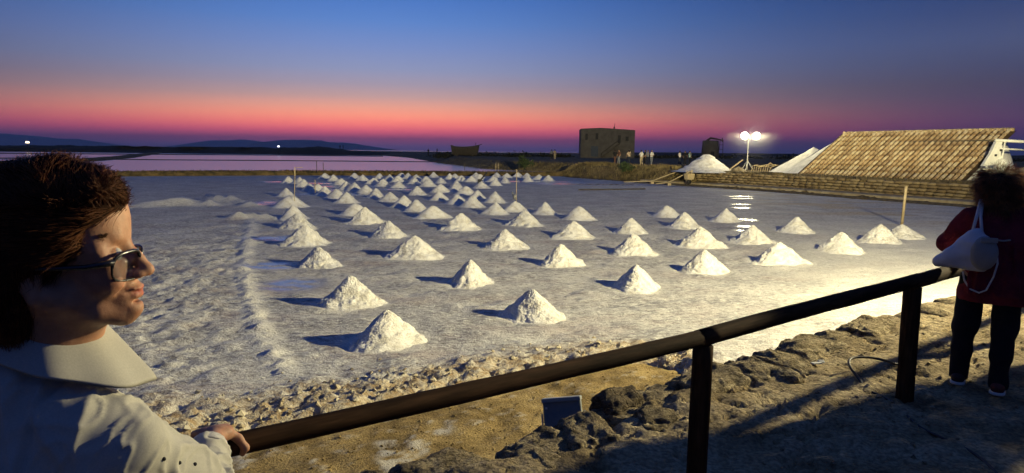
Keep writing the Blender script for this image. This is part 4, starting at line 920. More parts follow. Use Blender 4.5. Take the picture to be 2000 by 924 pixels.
skyline('far_shore', pxs([(-250, 282), (0, 282.8), (150, 284), (330, 286.5), (480, 287.5), (555, 288), (565, 286.5), (585, 286), (612, 287.5), (625, 289.5), (640, 290), (655, 293), (700, 294.5), (760, 297)], 300), 300, 50, M['farland'], .05, n=400, seed=2)
skyline('far_shore', pxs([(640, 297.5), (800, 296.8), (1000, 298), (1130, 299)], 900), 900, 60, M['farland'], .1, n=200, seed=3)
skyline('far_coast', pxs([(1180, 300), (1260, 298), (1330, 297.5), (1500, 299.5), (1700, 302), (2300, 306)], 420), 420, 200, M['farland'], .03, n=200, seed=4)
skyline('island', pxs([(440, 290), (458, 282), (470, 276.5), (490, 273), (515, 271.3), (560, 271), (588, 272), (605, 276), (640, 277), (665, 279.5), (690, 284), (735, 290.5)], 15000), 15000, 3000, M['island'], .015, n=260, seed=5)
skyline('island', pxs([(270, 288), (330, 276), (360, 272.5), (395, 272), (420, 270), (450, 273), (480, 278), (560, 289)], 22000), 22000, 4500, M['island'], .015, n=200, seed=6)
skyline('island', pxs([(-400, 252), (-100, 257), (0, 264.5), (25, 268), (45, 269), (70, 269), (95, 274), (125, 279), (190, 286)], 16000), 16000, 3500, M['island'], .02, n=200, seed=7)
for (px, py, Y, r, lab) in ((60, 278, 290, .8, 'bright orange-white lamp on the far dark shore at left'), (546, 286, 290, .5, 'small white lamp on the far dark shore before the long island')):
    x = (px - 1000) / 1320 * Y; z = 2.7 + (296 + (px - 1000) * .011 - py) * Y / 1320
    e_ = empty('street_lamp', (x, Y, 0), 0, lab, 'street lamp'); b = MB(); b.tube([(0, 0, 0), (0, 0, z)], .12, 6); b.build('pole', M['dark'], e_)
    b = MB(); b.box((0, -.1, z), (r * 1.9, r, r * .9), taper=.7); b.build('lamp', emit('distant_lamp', (1, .75, .45) if px < 100 else (.9, .9, 1), 5), e_, bevel=r * .2)
# ------------------------------------------------------------------ people
def rotz(a): c, s = math.cos(a), math.sin(a); return ((c, -s, 0), (s, c, 0), (0, 0, 1))
def rotm(m): return tuple(tuple(m[i][j] for j in range(3)) for i in range(3))
def skin_mat():
    m = mk('skin', [(.36, .175, .105), (.47, .255, .16)], 30, .55, .45, 110, spec=.28, coord='Object', bdist=.002)
    t = m.node_tree; b = t.nodes['Principled BSDF']; src = b.inputs['Base Color'].links[0].from_socket
    va = t.nodes.new('ShaderNodeVertexColor'); va.layer_name = 'tint'; mx_ = t.nodes.new('ShaderNodeMix'); mx_.data_type = 'RGBA'; mx_.blend_type = 'MULTIPLY'; mx_.inputs[0].default_value = 1
    t.links.new(src, mx_.inputs[6]); t.links.new(va.outputs[0], mx_.inputs[7]); t.links.new(mx_.outputs[2], b.inputs['Base Color'])
    b.inputs['Subsurface Weight'].default_value = .15; b.inputs['Subsurface Radius'].default_value = (.012, .005, .003); b.inputs['Subsurface Scale'].default_value = 1
    return m
M['skin_t'] = skin_mat()
M['skin'] = mk('skin_plain', [(.36, .20, .12), (.46, .27, .17)], 6, .6)
def cloth(name, c, c2=None, b=.35, sc=90, rough=.9): return mk(name, [c, c2 or tuple(v * 1.25 for v in c)], 5, rough, b, sc, fine=(120, .1), bdist=.004, spec=.15)
M['hair1'] = mk('auburn_hair', [(.018, .007, .003), (.055, .022, .009)], 14, .75, .5, 60, spec=.1, bdist=.004)
M['hair1s'] = mk('auburn_strand', [(.04, .013, .005), (.17, .062, .022)], 22, .6, spec=.15)
M['hair2'] = mk('dark_hair', [(.012, .006, .004), (.03, .015, .009)], 14, .6, .5, 40, bdist=.006)
M['hair2s'] = mk('dark_strand', [(.06, .022, .010), (.34, .15, .065)], 14, .55, spec=.3)

def lens_mat():
    m = bpy.data.materials.new('spectacle_glass'); m.use_nodes = True; t = m.node_tree; n = t.nodes; n.remove(n['Principled BSDF'])
    a = n.new('ShaderNodeBsdfTransparent'); a.inputs[0].default_value = (.82, .84, .86, 1); g = n.new('ShaderNodeBsdfGlossy'); g.inputs['Roughness'].default_value = .03; g.inputs[0].default_value = (.8, .8, .8, 1)
    x = n.new('ShaderNodeMixShader'); f = n.new('ShaderNodeFresnel'); x.inputs[0].default_value = .07; t.links.new(a.outputs[0], x.inputs[1]); t.links.new(g.outputs[0], x.inputs[2]); t.links.new(x.outputs[0], n['Material Output'].inputs[0]); return m

def vnorm(V, F):
    fa = np.cross(V[F[:, 2]] - V[F[:, 0]], V[F[:, 3]] - V[F[:, 1]]); nn = np.zeros_like(V)
    for c_ in range(4):
        for ax_ in range(3): nn[:, ax_] += np.bincount(F[:, c_], fa[:, ax_], len(V))
    return nn / (np.linalg.norm(nn, axis=1, keepdims=True) + 1e-9)
def woman_front():
    base = Vector((-.72, 1.10, 1.0)); root = empty('person', base, 0, 'woman in glasses and pale shirt with short auburn hair, looking right', 'person')
    HO = Vector((-.684, 1.05, 2.529)) - base; ya = R(17); ch, sh = math.cos(ya), math.sin(ya)
    def H(x, y, z): return (HO.x + x * ch - y * sh, HO.y + x * sh + y * ch, HO.z + z)
    HR = rotz(ya)
    tf = Vector((math.cos(R(74)), math.sin(R(74)), 0)); tr = Vector((math.sin(R(74)), -math.cos(R(74)), 0))
    def T(r, f, z): v = tr * r + tf * f; return (v.x - .105, v.y - .02, z)      # torso frame: right, forward
    TR = rotz(R(74) - math.pi / 2)
    s = SDF(axis([(-.42, -.13, .012, .006), (-.13, .20, .0034, .0034), (.20, .45, .006, .012)]), axis([(-.32, -.20, .012, .006), (-.20, .10, .0034, .0034), (.10, .50, .008, .008), (.50, .68, .0042, .0042)]),
            axis([(-.02, .86, .014, .012), (.86, 1.02, .0045, .0045), (1.02, 1.34, .012, .008), (1.34, 1.70, .0034, .0034)]))
    # head
    s.ell(H(-.018, 0, .058), (.094, .070, .088), .02, HR); s.ell(H(.022, 0, -.008), (.054, .056, .088), .02, HR); s.ell(H(.024, 0, .058), (.043, .056, .048), .02, HR)
    for k in (-1, 1):
        s.cap(H(-.030, .050 * k, -.052), H(.050, .014 * k, -.086), .021, .017, .02); s.ell(H(.040, .037 * k, -.030), (.024, .020, .027), .02, HR)
        s.cap(H(.040, .052 * k, .014), H(.052, .045 * k, -.010), .010, .010, .018)
    s.ell(H(.071, 0, -.086), (.019, .022, .017), .012, HR); s.ell(H(.060, 0, -.056), (.025, .031, .029), .014, HR); s.cap(H(.03, .03, -.085), H(.06, 0, -.097), .014, .014, .015); s.cap(H(.03, -.03, -.085), H(.06, 0, -.097), .014, .014, .015)
    s.cap(H(.058, -.028, .032), H(.058, .028, .032), .0085, .0085, .012)
    for k in (-1, 1): s.ell(H(.073, .032 * k, .008), (.017, .017, .012), .012, HR, True)
    s.chain([H(.067, 0, .018), H(.083, 0, -.004), H(.0965, 0, -.022)], [.0085, .0092, .010], .009); s.ell(H(.0965, 0, -.0265), (.0120, .0115, .0090), .007, HR)
    for k in (-1, 1): s.ell(H(.084, .0125 * k, -.030), (.0130, .0080, .0080), .006, HR); s.ell(H(.0555, .031 * k, .006), (.0135, .0155, .0125), .004, HR)
    for k in (-1, 1): s.ell(H(.091, .006 * k, -.0365), (.005, .003, .003), .002, HR, True)
    s.ell(H(.0805, 0, -.0525), (.0115, .023, .0058), .005, HR); s.ell(H(.0795, 0, -.0640), (.0115, .021, .0070), .005, HR)
    for k in (-1, 1): s.ell(H(.052, .040 * k, -.036), (.020, .016, .017), .012, HR); s.cap(H(.078, .020 * k, -.033), H(.062, .036 * k, -.058), .0016, .0022, .006, True)
    s.chain([H(.058, -.037, -.0475), H(.071, -.028, -.0550), H(.088, -.012, -.0580), H(.0945, 0, -.0585), H(.088, .012, -.0580), H(.071, .028, -.0550), H(.058, .037, -.0475)], [.0016, .002, .002, .002, .002, .002, .0016], .002, True)
    s.ell(H(.079, 0, -.0735), (.006, .016, .0035), .006, HR, True)
    for k in (-1, 1):
        s.ell(H(-.045, .069 * k, -.020), (.019, .0075, .030), .005, HR); s.ell(H(-.040, .071 * k, -.050), (.010, .007, .013), .005, HR); s.ell(H(-.043, .078 * k, -.017), (.010, .006, .018), .004, HR, True)
    # neck, torso, hips, legs
    nb = (-.03, -.03, 1.33); s.cap(H(-.035, 0, -.06), nb, .050, .058, .03); s.cap(H(.005, 0, -.085), (-.01, 0, 1.36), .030, .040, .025)
    s.cap(T(-.13, -.01, 1.26), T(.13, .0, 1.26), .055, .055, .05); s.ell(T(0, -.01, 1.12), (.17, .12, .20), .05, TR); s.ell(T(0, 0, .88), (.175, .13, .16), .05, TR)
    for k in (-1, 1):
        s.cap(T(.09 * k, 0, .82), T(.10 * k, .02, .46), .085, .055, .04); s.cap(T(.10 * k, .02, .46), T(.10 * k, -.02, .09), .055, .038, .03)
        s.cap(T(.10 * k, -.04, .035), T(.11 * k, .13, .02), .036, .028, .03)
    shr = T(.190, .03, 1.215); elb = (.095, .20, .985); wr = (.000, .436, .987)
    s.cap(shr, elb, .045, .036, .04); s.cap(elb, wr, .034, .024, .02)
    shl = T(-.185, .0, 1.275); ell_ = T(-.25, .02, 1.0); wl_ = T(-.20, .22, .93); s.cap(shl, ell_, .045, .036, .04); s.cap(ell_, wl_, .034, .024, .02)
    # right hand closed over the rail, knuckles towards the pan
    RD = Vector((1.64, 1.43, -.08)).normalized(); gp = Vector((-.765, 1.661, 1.932)) - base; fw = Vector((-RD.y, RD.x, 0))
    palm = gp + Vector((0, 0, .048)) - fw * .018
    s.cap(wr, palm - fw * .02, .022, .024, .015); s.cap(palm - RD * .026, palm + RD * .026, .019, .018, .012); s.cap(palm - RD * .02 - fw * .02, palm + RD * .022 - fw * .02, .018, .018, .014)
    for i, ln in enumerate((.88, 1.0, .95, .78)):
        o_ = (i - 1.5) * .0195; k0 = palm + RD * o_ + fw * .022; k1 = gp + RD * o_ * 1.05 + fw * .046 * (.9 + .1 * ln) + Vector((0, 0, .030)); k2 = gp + RD * o_ * 1.05 + fw * .047 + Vector((0, 0, -.002 * ln)); k3 = gp + RD * o_ * 1.0 + fw * (.034) + Vector((0, 0, -.022 * ln))
        s.chain([k0, k1, k2, k3], [.0105, .0095, .0088, .0075], .003)
    th0 = palm + RD * .026 - fw * .012; s.chain([th0, gp + RD * .052 - fw * .036 + Vector((0, 0, .026)), gp + RD * .066 - fw * .044 + Vector((0, 0, .0)), gp + RD * .062 - fw * .034 + Vector((0, 0, -.018))], [.0135, .0115, .0105, .0085], .006)
    hl = Vector(wl_); s.cap(hl, hl + Vector((.0, .06, -.02)), .022, .024, .015)
    for i in range(4): a_ = hl + Vector(((i - 1.5) * .018, .08, -.025)); s.chain([a_, a_ + Vector((0, .035, -.015)), a_ + Vector((0, .045, -.04))], [.0095, .0085, .0075], .003)
    s.chain([hl + Vector((.03, .03, -.01)), hl + Vector((.045, .06, -.02)), hl + Vector((.04, .085, -.03))], [.012, .010, .008], .006)
    V, F = s.surf(); V = relax(V, F, 2, .4); me = mesh_np('body', V, F, M['skin_t'])
    L_ = V - np.array(HO); hx = L_[:, 0] * ch + L_[:, 1] * sh; hy = -L_[:, 0] * sh + L_[:, 1] * ch; hz = L_[:, 2]
    lip = np.exp(-(((hx - .084) / .016) ** 2 + (hy / .023) ** 2 + ((hz + .058) / .0085) ** 2) ** 2); ck = np.exp(-(((hx - .05) / .03) ** 2 + ((np.abs(hy) - .045) / .025) ** 2 + ((hz + .03) / .025) ** 2))
    col = np.ones((len(V), 4), np.float32); col[:, 1] -= .62 * lip + .14 * ck; col[:, 2] -= .55 * lip + .12 * ck; col[:, 0] -= .12 * lip
    a = me.color_attributes.new('tint', 'FLOAT_COLOR', 'POINT'); a.data.foreach_set('color', col.ravel()); link('body', me, root)
    # eyes
    def ball(name, c, r, mat, par=root):
        b = MB(); n_ = 10; vs = [(c[0] + r * math.sin(math.pi * i / n_) * math.cos(2 * math.pi * j / n_), c[1] + r * math.sin(math.pi * i / n_) * math.sin(2 * math.pi * j / n_), c[2] + r * math.cos(math.pi * i / n_)) for i in range(n_ + 1) for j in range(n_)]
        b.add(vs, [(i * n_ + j, (i + 1) * n_ + j, (i + 1) * n_ + (j + 1) % n_, i * n_ + (j + 1) % n_) for i in range(n_) for j in range(n_)], True); return b.build(name, mat, par)
    for k in (-1, 1):
        e_ = ball('eye', H(.0605, .031 * k, .0055), .0112, M['eyew']); ball('iris', H(.0688, .031 * k, .0050), .0042, M['iris'], e_)
    # brows
    rs_ = np.random.RandomState(3)
    for k in (-1, 1):
        n = 260; t = rs_.rand(n); P = np.array([H(.066 - .016 * a_ ** 2, (.014 + .036 * a_) * k, .032 + .006 * math.sin(a_ * 2.6) + .003 * b_) for a_, b_ in zip(t, rs_.randn(n) * .6)]); d = np.array([np.array(H(-.3, .9 * k, .1)) - np.array(H(0, 0, 0))] * n) + rs_.randn(n, 3) * .15
        strands('eyebrow', P, d, .010, .0005, M['hair1'], segs=2, seed=k + 5, parent=root)
    # hair
    h = SDF(axis([(-.22, .16, .0055, .0055)]), axis([(-.22, .16, .0055, .0055)]), axis([(1.30, 1.72, .0055, .0055)]))
    h.ell(H(-.030, 0, .068), (.104, .086, .092), .02, HR); h.ell(H(.034, -.012, .104), (.040, .052, .034), .02, HR); h.ell(H(.055, -.02, .098), (.022, .036, .022), .015, HR)
    h.ell(H(-.078, 0, .0), (.062, .080, .105), .02, HR); h.ell(H(-.082, 0, -.085), (.048, .062, .055), .02, HR)
    for k in (-1, 1): h.ell(H(-.040, .062 * k, .022), (.052, .024, .050), .015, HR); h.ell(H(-.080, .056 * k, -.045), (.026, .022, .050), .015, HR)
    h.ell(H(.075, 0, -.01), (.070, .062, .078), .012, HR, True); h.ell(H(.050, 0, .035), (.034, .09, .032), .012, HR, True); h.ell(H(-.035, -.09, -.045), (.022, .03, .030), .01, HR, True)
    h.noise(.006, 18, 2, 14); V, F = h.surf(); V = relax(V, F, 1, .4); hn = vnorm(V, F); hair = link('hair', mesh_np('hair', V, F, M['hair1']), root)
    n = 13000; i = rs_.randint(0, len(V), n); P = V[i] + rs_.randn(n, 3) * .002; c = np.array(H(-.03, 0, .03)); out = P - c; out /= np.linalg.norm(out, axis=1, keepdims=True)
    Lq = P - np.array(HO); qx = Lq[:, 0] * ch + Lq[:, 1] * sh; back = np.array(H(-1, 0, .1)) - np.array(H(0, 0, 0)); d = out * .16 + back * .8; top = Lq[:, 2] > .08; d[top] = out[top] * .14 + np.array(H(-.5, -.6, .1))[None] * 0 + (np.array(H(.15, -.5, .1)) - np.array(H(0, 0, 0))) * 1.0
    low = Lq[:, 2] < 0; d[low] = out[low] * .12 + np.array([0, 0, -1.0])
    d /= np.linalg.norm(d, axis=1, keepdims=True); d = d - hn[i] * ((d * hn[i]).sum(1) * .98 - .03)[:, None]
    strands('hair_strands', P, d, .030, .00042, M['hair1s'], sag=.05, curl=.10, segs=5, seed=8, parent=hair)
    # shirt
    sm = mk('pale_shirt', [(.42, .40, .35), (.50, .48, .42)], 3, .9, .10, 300, fine=(400, .06), bdist=.002, spec=.12)
    q = SDF(axis([(-.42, .34, .0048, .0048)]), axis([(-.28, .52, .0048, .0048)]), axis([(.79, 1.42, .0048, .0048)]))
    q.cap(T(-.12, -.02, 1.275), T(.12, -.01, 1.270), .062, .062, .05); q.cap(T(.04, -.035, 1.32), (-.045, -.03, 1.365), .072, .062, .05)
    q.ell(T(0, -.015, 1.12), (.200, .150, .22), .05, TR); q.ell(T(0, 0, .90), (.205, .155, .18), .06, TR); q.cap(T(-.06, .10, 1.13), T(.06, .10, 1.13), .065, .065, .05)
    e2 = Vector(elb); w2 = Vector(wr)
    q.cap(T(.14, .0, 1.245), shr, .056, .058, .06); q.chain([shr, (Vector(shr) + e2) / 2 + Vector((.01, 0, -.01)), e2], [.062, .068, .060], .04); q.chain([e2, e2.lerp(w2, .5) + Vector((0, 0, -.008)), e2.lerp(w2, .90)], [.056, .052, .043], .02)
    q.cap(shl, ell_, .066, .058, .035); q.cap(ell_, wl_, .055, .040, .02)
    # drapery: folds hanging from the shoulder seam and gathers in the elbow
    sh_ = Vector(shr)
    for pts_, r_ in (([T(.12, -.03, 1.25), T(.125, -.115, 1.15), T(.09, -.150, .98)], .012), ([T(.175, -.0, 1.25), T(.205, -.055, 1.17), (.065, .055, 1.02)], .011), ([T(.20, .02, 1.24), (.132, .02, 1.14), (.135, .14, 1.02)], .010), ([T(.03, -.06, 1.27), T(.04, -.145, 1.15), T(.0, -.165, .95)], .011)): q.chain(pts_, [r_ * .6, r_, r_ * 1.3], .028)
    for (a0, a1, r_) in ((T(.165, -.080, 1.19), T(.145, -.115, .98), .011), (T(.215, -.055, 1.17), (.110, .05, 1.03), .009)): q.cap(a0, a1, r_ * .4, r_ * 1.6, .022, True)
    for k in range(5): a_ = e2.lerp(w2, .04 + k * .13); q.cap(a_ + Vector((.05, .02, .02)), a_ + Vector((-.03, -.05, .03)), .008, .006, .012)
    for k in range(4): a_ = sh_.lerp(e2, .5 + k * .16); q.cap(a_ + Vector((.06, -.03, .03)), a_ + Vector((-.05, -.05, -.02)), .009, .006, .014)
    q.cap((-.045, -.03, 1.38), (-.04, -.03, 1.5), .060, .066, .008, True)
    q.above((0, 0, -1), (0, 0, .80)); q.noise(.006, 10, 2, 5)
    V, F = q.surf(); V = relax(V, F, 3, .5)
    fa = np.cross(V[F[:, 2]] - V[F[:, 0]], V[F[:, 3]] - V[F[:, 1]]); nn = np.zeros_like(V)
    for c_ in range(4):
        for ax_ in range(3): nn[:, ax_] += np.bincount(F[:, c_], fa[:, ax_], len(V))
    nn /= np.linalg.norm(nn, axis=1, keepdims=True) + 1e-9
    x_, y_, z_ = V.T; w_ = .35 * fbm(x_ * 6, y_ * 6, z_ * 6, 2)
    rr_ = (x_ + .105) * tr.x + (y_ + .02) * tr.y; seam_ = (.004 * np.exp(-((rr_ - .128) / .004) ** 2) - .006 * np.exp(-((rr_ - .138) / .0035) ** 2)) * (z_ > 1.0) * (nn[:, 1] < .2)
    r1 = 1 - np.abs(fbm(x_ * 19 + z_ * 4 + w_, y_ * 6 - z_ * 3, z_ * 3.4 + 4, 2)) * 2.6; r2 = 1 - np.abs(fbm(x_ * 26 - z_ * 16, y_ * 20 + w_ * 2, z_ * 14 + 9, 2)) * 2.4
    V = V + nn * (.0095 * np.clip(r1, -.4, 1) ** 2 * np.sign(r1) + .0045 * np.clip(r2, -.3, 1) ** 2 - .003 + seam_)[:, None]; V = relax(V, F, 1, .35); shirt = link('shirt', mesh_np('shirt', V, F, sm), root)
    # armhole seam, pocket-like yoke seam, eyelets, cuff
    def on_shirt(p, d):      # walk from outside onto the cloth surface
        p = np.array(p); dd = V - p; dd -= np.outer(dd @ d, d); m = (np.linalg.norm(dd, axis=1) < .012); 
        return p if not m.any() else V[m][np.argmin((V[m] - p) @ d)]
    vd = np.array([-.45, .85, -.28]); vd /= np.linalg.norm(vd)
    for t in (0, 1, 2):
        p = on_shirt(np.array((.130 + .022 * t, .02 + .01 * t, 1.17 - .015 * t)) - vd * .35, vd); bb_ = ball('eyelet', p, .0035, M['dark'], shirt)
    # collar: a stand that folds over, wide towards the open front
    b = MB(); vs = []; na, prof = 44, 6; cc = Vector((-.040, -.030, 1.408))
    for i in range(na):
        a_ = R(-128) + R(256) * i / (na - 1); u = tr * math.sin(a_) - tf * math.cos(a_)        # 0 = nape
        side = abs(math.sin(a_ * .5)); flare = .020 + .064 * side ** 1.3 + .004 * math.sin(i * .9); drop = .022 + .085 * side ** 1.2 + .003 * math.sin(i * .55)
        lean = tf * .02 * side
        for r_, z_ in ((.060, -.03), (.0645, .014), (.0675, .024), (.0715, .023), (.073 + flare * .5, .012 - drop * .5), (.075 + flare, .002 - drop)):
            p = cc + u * r_ + lean + Vector((0, 0, z_ - .022 * side)); vs.append(tuple(p))
    b.add(vs, [(i * prof + j, (i + 1) * prof + j, (i + 1) * prof + j + 1, i * prof + j + 1) for i in range(na - 1) for j in range(prof - 1)], True)
    co = b.build('collar', sm, root); md = co.modifiers.new('s', 'SOLIDIFY'); md.thickness = .0028; md.offset = 0; md2 = co.modifiers.new('u', 'SUBSURF'); md2.levels = md2.render_levels = 1
    cf = MB(); c0 = e2.lerp(w2, .86); c1 = e2.lerp(w2, 1.0); cf.tube([c0, c0.lerp(c1, .1), c1], [.046, .047, .045], 20, caps=False); cu = cf.build('cuff', cloth('cuff', (.5, .48, .44)), root); md = cu.modifiers.new('s', 'SOLIDIFY'); md.thickness = .005
    # trousers
    g = SDF(axis([(-.3, .3, .016, .016)]), axis([(-.25, .25, .016, .016)]), axis([(.05, .95, .018, .018)]))
    g.ell(T(0, 0, .86), (.185, .14, .13), .05, TR)
    for k in (-1, 1): g.cap(T(.09 * k, 0, .80), T(.10 * k, .02, .46), .10, .075, .05); g.cap(T(.10 * k, .02, .46), T(.10 * k, -.02, .08), .075, .06, .03)
    V2, F2 = g.surf(); link('trousers', mesh_np('trousers', V2, F2, cloth('navy_trousers', (.02, .024, .04))), root)
    for k in (-1, 1):
        b = SDF(axis([(-.3, .3, .01, .01)]), axis([(-.25, .3, .01, .01)]), axis([(-.01, .12, .01, .01)])); b.cap(T(.10 * k, -.05, .04), T(.112 * k, .15, .03), .045, .036, .03); b.above((0, 0, -1), (0, 0, .0)); V2, F2 = b.surf(); link('shoe', mesh_np('shoe', V2, F2, M['dark']), root)
    # glasses
    gl = empty('glasses', (0, 0, 0)); gl.parent = root; fm = mk('black_frame', [(.015, .014, .016)], 1, .25, spec=.6)
    fb = MB(); lens = []
    for k in (-1, 1):
        pts = []; n_ = 28
        for i in range(n_ + 1):
            t = 2 * math.pi * i / n_; u, v = math.copysign(abs(math.cos(t)) ** .62, math.cos(t)), math.copysign(abs(math.sin(t)) ** .7, math.sin(t))
            yy = .0335 * k + .0280 * u * k; zz = -.013 + .0225 * v * (1 - .08 * u); pts.append(Vector(H(.0895 - 1.15 * abs(yy) ** 1.35 + .10 * (zz + .012), yy, zz)))
        fb.tube(pts, [.0030 if p.z > HO.z - .010 else .0018 for p in pts], 8, caps=False); lens.append(pts)
    fb.tube([Vector(H(.088, -.0065, -.002)), Vector(H(.0905, 0, .001)), Vector(H(.088, .0065, -.002))], .0024, 6)
    fb.build('rim', fm, gl)
    for k in (-1, 1):
        b = MB(); b.tube([Vector(H(.0640, .0605 * k, -.002)), Vector(H(.060, .066 * k, -.003)), Vector(H(.03, .0725 * k, -.007)), Vector(H(-.035, .078 * k, -.006)), Vector(H(-.065, .075 * k, -.025))], [.0050, .0052, .0040, .0030, .002], 8); b.build('temple', fm, gl)
    lm = lens_mat()
    for pts in lens:
        c = sum(pts[:-1], Vector()) / (len(pts) - 1); b = MB(); n_ = len(pts) - 1; nrm = Vector(H(1, 0, 0)) - Vector(H(0, 0, 0)); vs = [c + nrm * .0012] + [p for p in pts[:-1]]
        b.add(vs, [(0, 1 + i, 1 + (i + 1) % n_) for i in range(n_)], True); o = b.build('lens', lm, gl); md = o.modifiers.new('s', 'SOLIDIFY'); md.thickness = .0012
M['eyew'] = mk('eye_white', [(.55, .52, .48)], 1, .25, spec=.6); M['iris'] = mk('iris', [(.05, .025, .012)], 1, .2, spec=.6)
woman_front()

def woman_right():
    base = Vector((3.50, 4.90, 1.0)); root = empty('person', base, R(-35.5), 'woman in dark red sweater with shaggy dark hair, seen from behind', 'person')
    res = .0095; X = axis([(-.45, .45, res, res)]); Y = axis([(-.35, .55, res, res)])
    def pair(f):
        for k in (-1, 1): f(k)
    shl, ell_, wl_ = (-.150, .0, 1.265), (-.265, .07, 1.045), (-.14, .30, 1.03); shr, elr, wr_ = (.235, .0, 1.265), (.32, .08, 1.03), (.16, .30, 1.02)
    hips = ((-.075, 0, .80), (.135, -.02, .80)); knees = ((-.105, .01, .44), (.13, -.03, .44)); ank = ((-.120, .0, .08), (.125, -.10, .08))
    s = SDF(X, Y, axis([(-.02, .95, .016, .016), (.95, 1.12, .007, .007), (1.12, 1.62, .009, .009)]))
    s.ell((.02, .04, 1.475), (.074, .092, .108), .02); s.ell((.02, .09, 1.43), (.052, .052, .07), .02); s.cap((.02, .135, 1.455), (.02, .148, 1.43), .009, .011, .01); s.cap((.02, .02, 1.42), (.035, -.01, 1.30), .05, .058, .03)
    for k in (-1, 1): s.ell((.02 + .077 * k, .035, 1.46), (.01, .017, .028), .006)
    s.cap((-.10, -.01, 1.27), (.18, -.01, 1.27), .06, .06, .05); s.ell((.04, -.01, 1.08), (.17, .125, .2), .05); s.ell((.035, -.01, .84), (.18, .14, .15), .05)
    for h_, k_, a_ in zip(hips, knees, ank): s.cap(h_, k_, .085, .058, .04); s.cap(k_, a_, .058, .038, .03); s.cap((a_[0], a_[1] - .03, .035), (a_[0] + .01, a_[1] + .13, .028), .034, .028, .02)
    for a_, b_, c_ in ((shl, ell_, wl_), (shr, elr, wr_)):
        s.cap(a_, b_, .046, .038, .03); s.cap(b_, c_, .036, .025, .02); w = Vector(c_); d = (Vector((.02, .42, 1.0)) - w).normalized(); s.cap(w, w + d * .06, .024, .026, .015)
        n_ = Vector((0, 0, 1)).cross(d)
        for i in range(4): p = w + d * .085 + n_ * (i - 1.5) * .018; s.chain([p, p + d * .035 - Vector((0, 0, .008)), p + d * .05 - Vector((0, 0, .03))], [.0105, .0095, .008], .004)
        s.chain([w + d * .03 + n_ * .026, w + d * .065 + n_ * .042, w + d * .09 + n_ * .040], [.013, .011, .009], .006)
    V, F = s.surf(); me = mesh_np('body', V, F, M['skin']); link('body', me, root)
    h = SDF(axis([(-.25, .28, .009, .009)]), axis([(-.2, .28, .009, .009)]), axis([(1.15, 1.7, .009, .009)]))
    h.ell((.02, .02, 1.505), (.108, .115, .098), .02); h.ell((.025, -.005, 1.42), (.120, .09, .10), .03); h.ell((.04, -.02, 1.34), (.098, .07, .06), .03); h.noise(.016, 16, 3, 12)
    h.ell((.02, .16, 1.43), (.06, .085, .085), .01, None, True)
    V, F = h.surf(); hair = link('hair', mesh_np('hair', V, F, M['hair2']), root); rs_ = np.random.RandomState(4); n = 5500; i = rs_.randint(0, len(V), n); P = V[i]; out = P - np.array([.02, .03, 1.47]); out /= np.linalg.norm(out, axis=1, keepdims=True); d = out * .95 + np.array([0, 0, -.65])
    strands('hair_strands', P, d, .085, .0014, M['hair2s'], sag=.08, curl=.30, segs=5, seed=9, parent=hair)
    sw = cloth('dark_red_sweater', (.10, .010, .020), (.19, .022, .038), .8, 70); q = SDF(X, Y, axis([(.60, 1.42, .0095, .0095)]))
    q.cap((-.10, -.01, 1.28), (.18, -.01, 1.28), .072, .072, .05); q.cap((.035, -.0, 1.31), (.033, 0, 1.345), .075, .068, .03); q.ell((.045, -.01, 1.08), (.20, .155, .25), .05); q.ell((.05, -.01, .84), (.205, .165, .20), .06); q.cap((-.03, -.01, .70), (.13, -.02, .70), .145, .145, .06)
    for a_, b_, c_ in ((shl, ell_, wl_), (shr, elr, wr_)): q.cap(a_, b_, .070, .066, .04); q.cap(b_, tuple(Vector(b_).lerp(Vector(c_), .93)), .064, .045, .03)
    for k in range(7): a_ = Vector(shl).lerp(Vector(ell_), .2 + k * .13); q.cap(a_ + Vector((-.06, -.03, .0)), a_ + Vector((.04, -.06, -.02)), .012, .010, .016)
    for k in range(6): q.cap((-.12 + .05 * k, -.16, 1.15), (-.10 + .055 * k, -.165, .72), .010, .016, .03)
    q.above((0, 0, -1), (0, 0, .645)); q.noise(.010, 9, 3, 6); V, F = q.surf(); link('sweater', mesh_np('sweater', V, F, sw), root)
    tm = cloth('black_trousers', (.010, .011, .016)); g = SDF(X, Y, axis([(.03, .92, .011, .011)])); g.ell((.035, -.01, .80), (.19, .15, .14), .05)
    for h_, k_, a_ in zip(hips, knees, ank): g.cap(h_, k_, .098, .076, .04); g.chain([k_, tuple((Vector(k_) + Vector(a_)) / 2), (a_[0], a_[1], .06)], [.076, .068, .064], .03)
    g.noise(.010, 10, 3, 6); V, F = g.surf(); link('trousers', mesh_np('trousers', V, F, tm), root)
    for a_, mt in zip(ank, (mk('dark_shoe', [(.03, .02, .02)], 2, .6), mk('red_brown_shoe', [(.10, .02, .015), (.16, .04, .03)], 5, .6))):
        b = SDF(axis([(-.3, .3, .009, .009)]), axis([(-.3, .3, .009, .009)]), axis([(-.01, .13, .009, .009)])); b.cap((a_[0], a_[1] - .04, .045), (a_[0] + .01, a_[1] + .15, .032), .046, .036, .03); b.above((0, 0, -1), (0, 0, .012)); V2, F2 = b.surf(); so = link('shoe', mesh_np('shoe', V2, F2, mt), root)
        b = SDF(axis([(-.3, .3, .009, .009)]), axis([(-.3, .3, .009, .009)]), axis([(-.02, .04, .006, .006)])); b.cap((a_[0], a_[1] - .04, .005), (a_[0] + .01, a_[1] + .155, .005), .050, .040, .03); b.above((0, 0, 1), (0, 0, .018)); b.above((0, 0, -1), (0, 0, -.004)); V2, F2 = b.surf(); link('sole', mesh_np('sole', V2, F2, M['white']), so)
